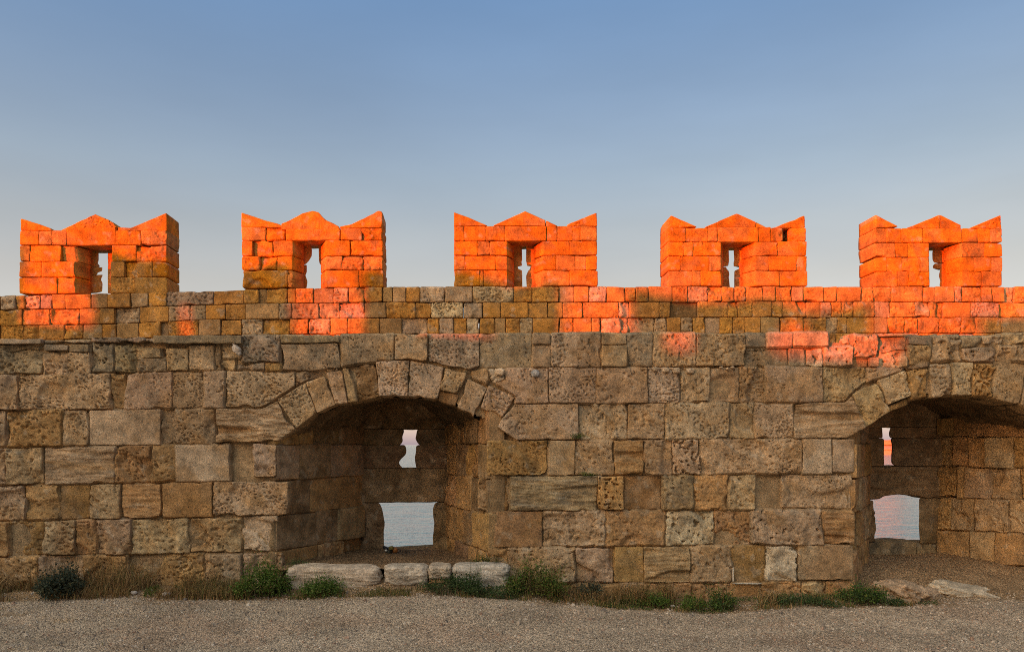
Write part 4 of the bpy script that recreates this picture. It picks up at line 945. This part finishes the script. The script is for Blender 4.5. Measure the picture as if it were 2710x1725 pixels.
SKY_FILL = (22.4, 14.0, 7.5, 1)
LOWSUN = (.30, .35, .44)
w = bpy.data.worlds.new('World'); sc.world = w; w.use_nodes = True
nt = w.node_tree; bg = nt.nodes['Background']
sky = nt.nodes.new('ShaderNodeTexSky'); sky.sky_type = 'NISHITA'; sky.sun_disc = False
sky.sun_elevation = EL; sky.sun_rotation = math.atan2(s2[0], s2[1]); sky.altitude = 0; sky.air_density = 1.0; sky.dust_density = 1.0; sky.ozone_density = 1.5
L = nt.links.new
tc = nt.nodes.new('ShaderNodeTexCoord'); sp = nt.nodes.new('ShaderNodeSeparateXYZ'); L(tc.outputs['Generated'], sp.inputs[0])
ramp = nt.nodes.new('ShaderNodeValToRGB'); L(sp.outputs[2], ramp.inputs[0])     # colour balance of the dusk sky by height above the horizon
cr = ramp.color_ramp; cr.elements[0].position = 0.0; cr.elements[0].color = (.285, .31, 1.0, 1); cr.elements[1].position = 1.0; cr.elements[1].color = (.20, .20, .235, 1)
for p_, c_ in ((.02, (.285, .285, .66, 1)), (.06, (.29, .225, .26, 1)), (.19, (.293, .20, .181, 1)), (.25, (.289, .206, .185, 1)), (.31, (.272, .213, .203, 1)), (.37, (.246, .208, .215, 1)), (.48, (.202, .206, .244, 1))):
    e_ = cr.elements.new(p_); e_.color = c_
sc9 = nt.nodes.new('ShaderNodeVectorMath'); sc9.operation = 'SCALE'; sc9.inputs['Scale'].default_value = 9.0 / 1.8; L(ramp.outputs[0], sc9.inputs[0])
m1 = nt.nodes.new('ShaderNodeVectorMath'); m1.operation = 'MULTIPLY'; L(sky.outputs[0], m1.inputs[0]); L(sc9.outputs[0], m1.inputs[1])
ev = nt.nodes.new('ShaderNodeMath'); ev.operation = 'MULTIPLY_ADD'; L(sp.outputs[0], ev.inputs[0]); ev.inputs[1].default_value = -.40; ev.inputs[2].default_value = .98
hz = nt.nodes.new('ShaderNodeTexNoise'); hz.inputs['Scale'].default_value = 3.0; hz.inputs['Detail'].default_value = 4.0
hm = nt.nodes.new('ShaderNodeMapping'); hm.inputs['Scale'].default_value = (1, 1, 4); L(tc.outputs['Generated'], hm.inputs[0]); L(hm.outputs[0], hz.inputs['Vector'])
h2 = nt.nodes.new('ShaderNodeMath'); h2.operation = 'MULTIPLY_ADD'; L(hz.outputs[0], h2.inputs[0]); h2.inputs[1].default_value = .22; h2.inputs[2].default_value = -.11
h3 = nt.nodes.new('ShaderNodeMath'); h3.operation = 'ADD'; L(ev.outputs[0], h3.inputs[0]); L(h2.outputs[0], h3.inputs[1])
m1b = nt.nodes.new('ShaderNodeVectorMath'); m1b.operation = 'SCALE'; L(m1.outputs[0], m1b.inputs[0]); L(h3.outputs[0], m1b.inputs['Scale'])
# added warm boost high in the sky brightens the walls; low sunset side dimmed
dt = nt.nodes.new('ShaderNodeVectorMath'); dt.operation = 'DOT_PRODUCT'; L(tc.outputs['Generated'], dt.inputs[0]); dt.inputs[1].default_value = (float(s2[0]) * .55, float(s2[1]) * .55, .835)
mr = nt.nodes.new('ShaderNodeMapRange'); mr.interpolation_type = 'SMOOTHSTEP'; mr.inputs[1].default_value = .55; mr.inputs[2].default_value = .97; L(dt.outputs['Value'], mr.inputs[0])
gl = nt.nodes.new('ShaderNodeMix'); gl.data_type = 'RGBA'; L(mr.outputs[0], gl.inputs[0]); gl.inputs[6].default_value = (1, 1, 1, 1); gl.inputs[7].default_value = SKY_FILL
d2 = nt.nodes.new('ShaderNodeVectorMath'); d2.operation = 'DOT_PRODUCT'; L(tc.outputs['Generated'], d2.inputs[0]); d2.inputs[1].default_value = (float(s2[0]), float(s2[1]), 0)
r2 = nt.nodes.new('ShaderNodeMapRange'); r2.interpolation_type = 'SMOOTHSTEP'; r2.inputs[1].default_value = 0.0; r2.inputs[2].default_value = .6; L(d2.outputs['Value'], r2.inputs[0])
lw = nt.nodes.new('ShaderNodeVectorMath'); lw.operation = 'MULTIPLY'; L(sky.outputs[0], lw.inputs[0]); lw.inputs[1].default_value = LOWSUN
mz = nt.nodes.new('ShaderNodeMix'); mz.data_type = 'RGBA'; L(r2.outputs[0], mz.inputs[0]); L(m1b.outputs[0], mz.inputs[6]); L(lw.outputs[0], mz.inputs[7])
m2 = nt.nodes.new('ShaderNodeVectorMath'); m2.operation = 'MULTIPLY'; L(mz.outputs[2], m2.inputs[0]); L(gl.outputs[2], m2.inputs[1])
L(m2.outputs[0], bg.inputs['Color']); bg.inputs['Strength'].default_value = 0.15

# ================================================================== CAMERA
cam = bpy.data.cameras.new('camera'); co = bpy.data.objects.new('camera', cam); col.objects.link(co)
co.location = (0, 0, E); co.rotation_euler = (math.pi / 2, 0, 0)
cam.sensor_width = 36; cam.lens = 36 * F / 2710; cam.shift_x = (1355 - X0) / 2710; cam.shift_y = (Y0 - 862.5) / 2710
cam.clip_start = .05; cam.clip_end = 60000
sc.camera = co
sc.view_settings.view_transform = 'Standard'; sc.view_settings.look = 'None'; sc.view_settings.gamma = 1.0; sc.view_settings.exposure = 0.85
sc.cycles.max_bounces = 6
sc.cycles.filter_width = 0.95
sc.cycles.sample_clamp_indirect = 1.2
sc.cycles.use_denoising = False
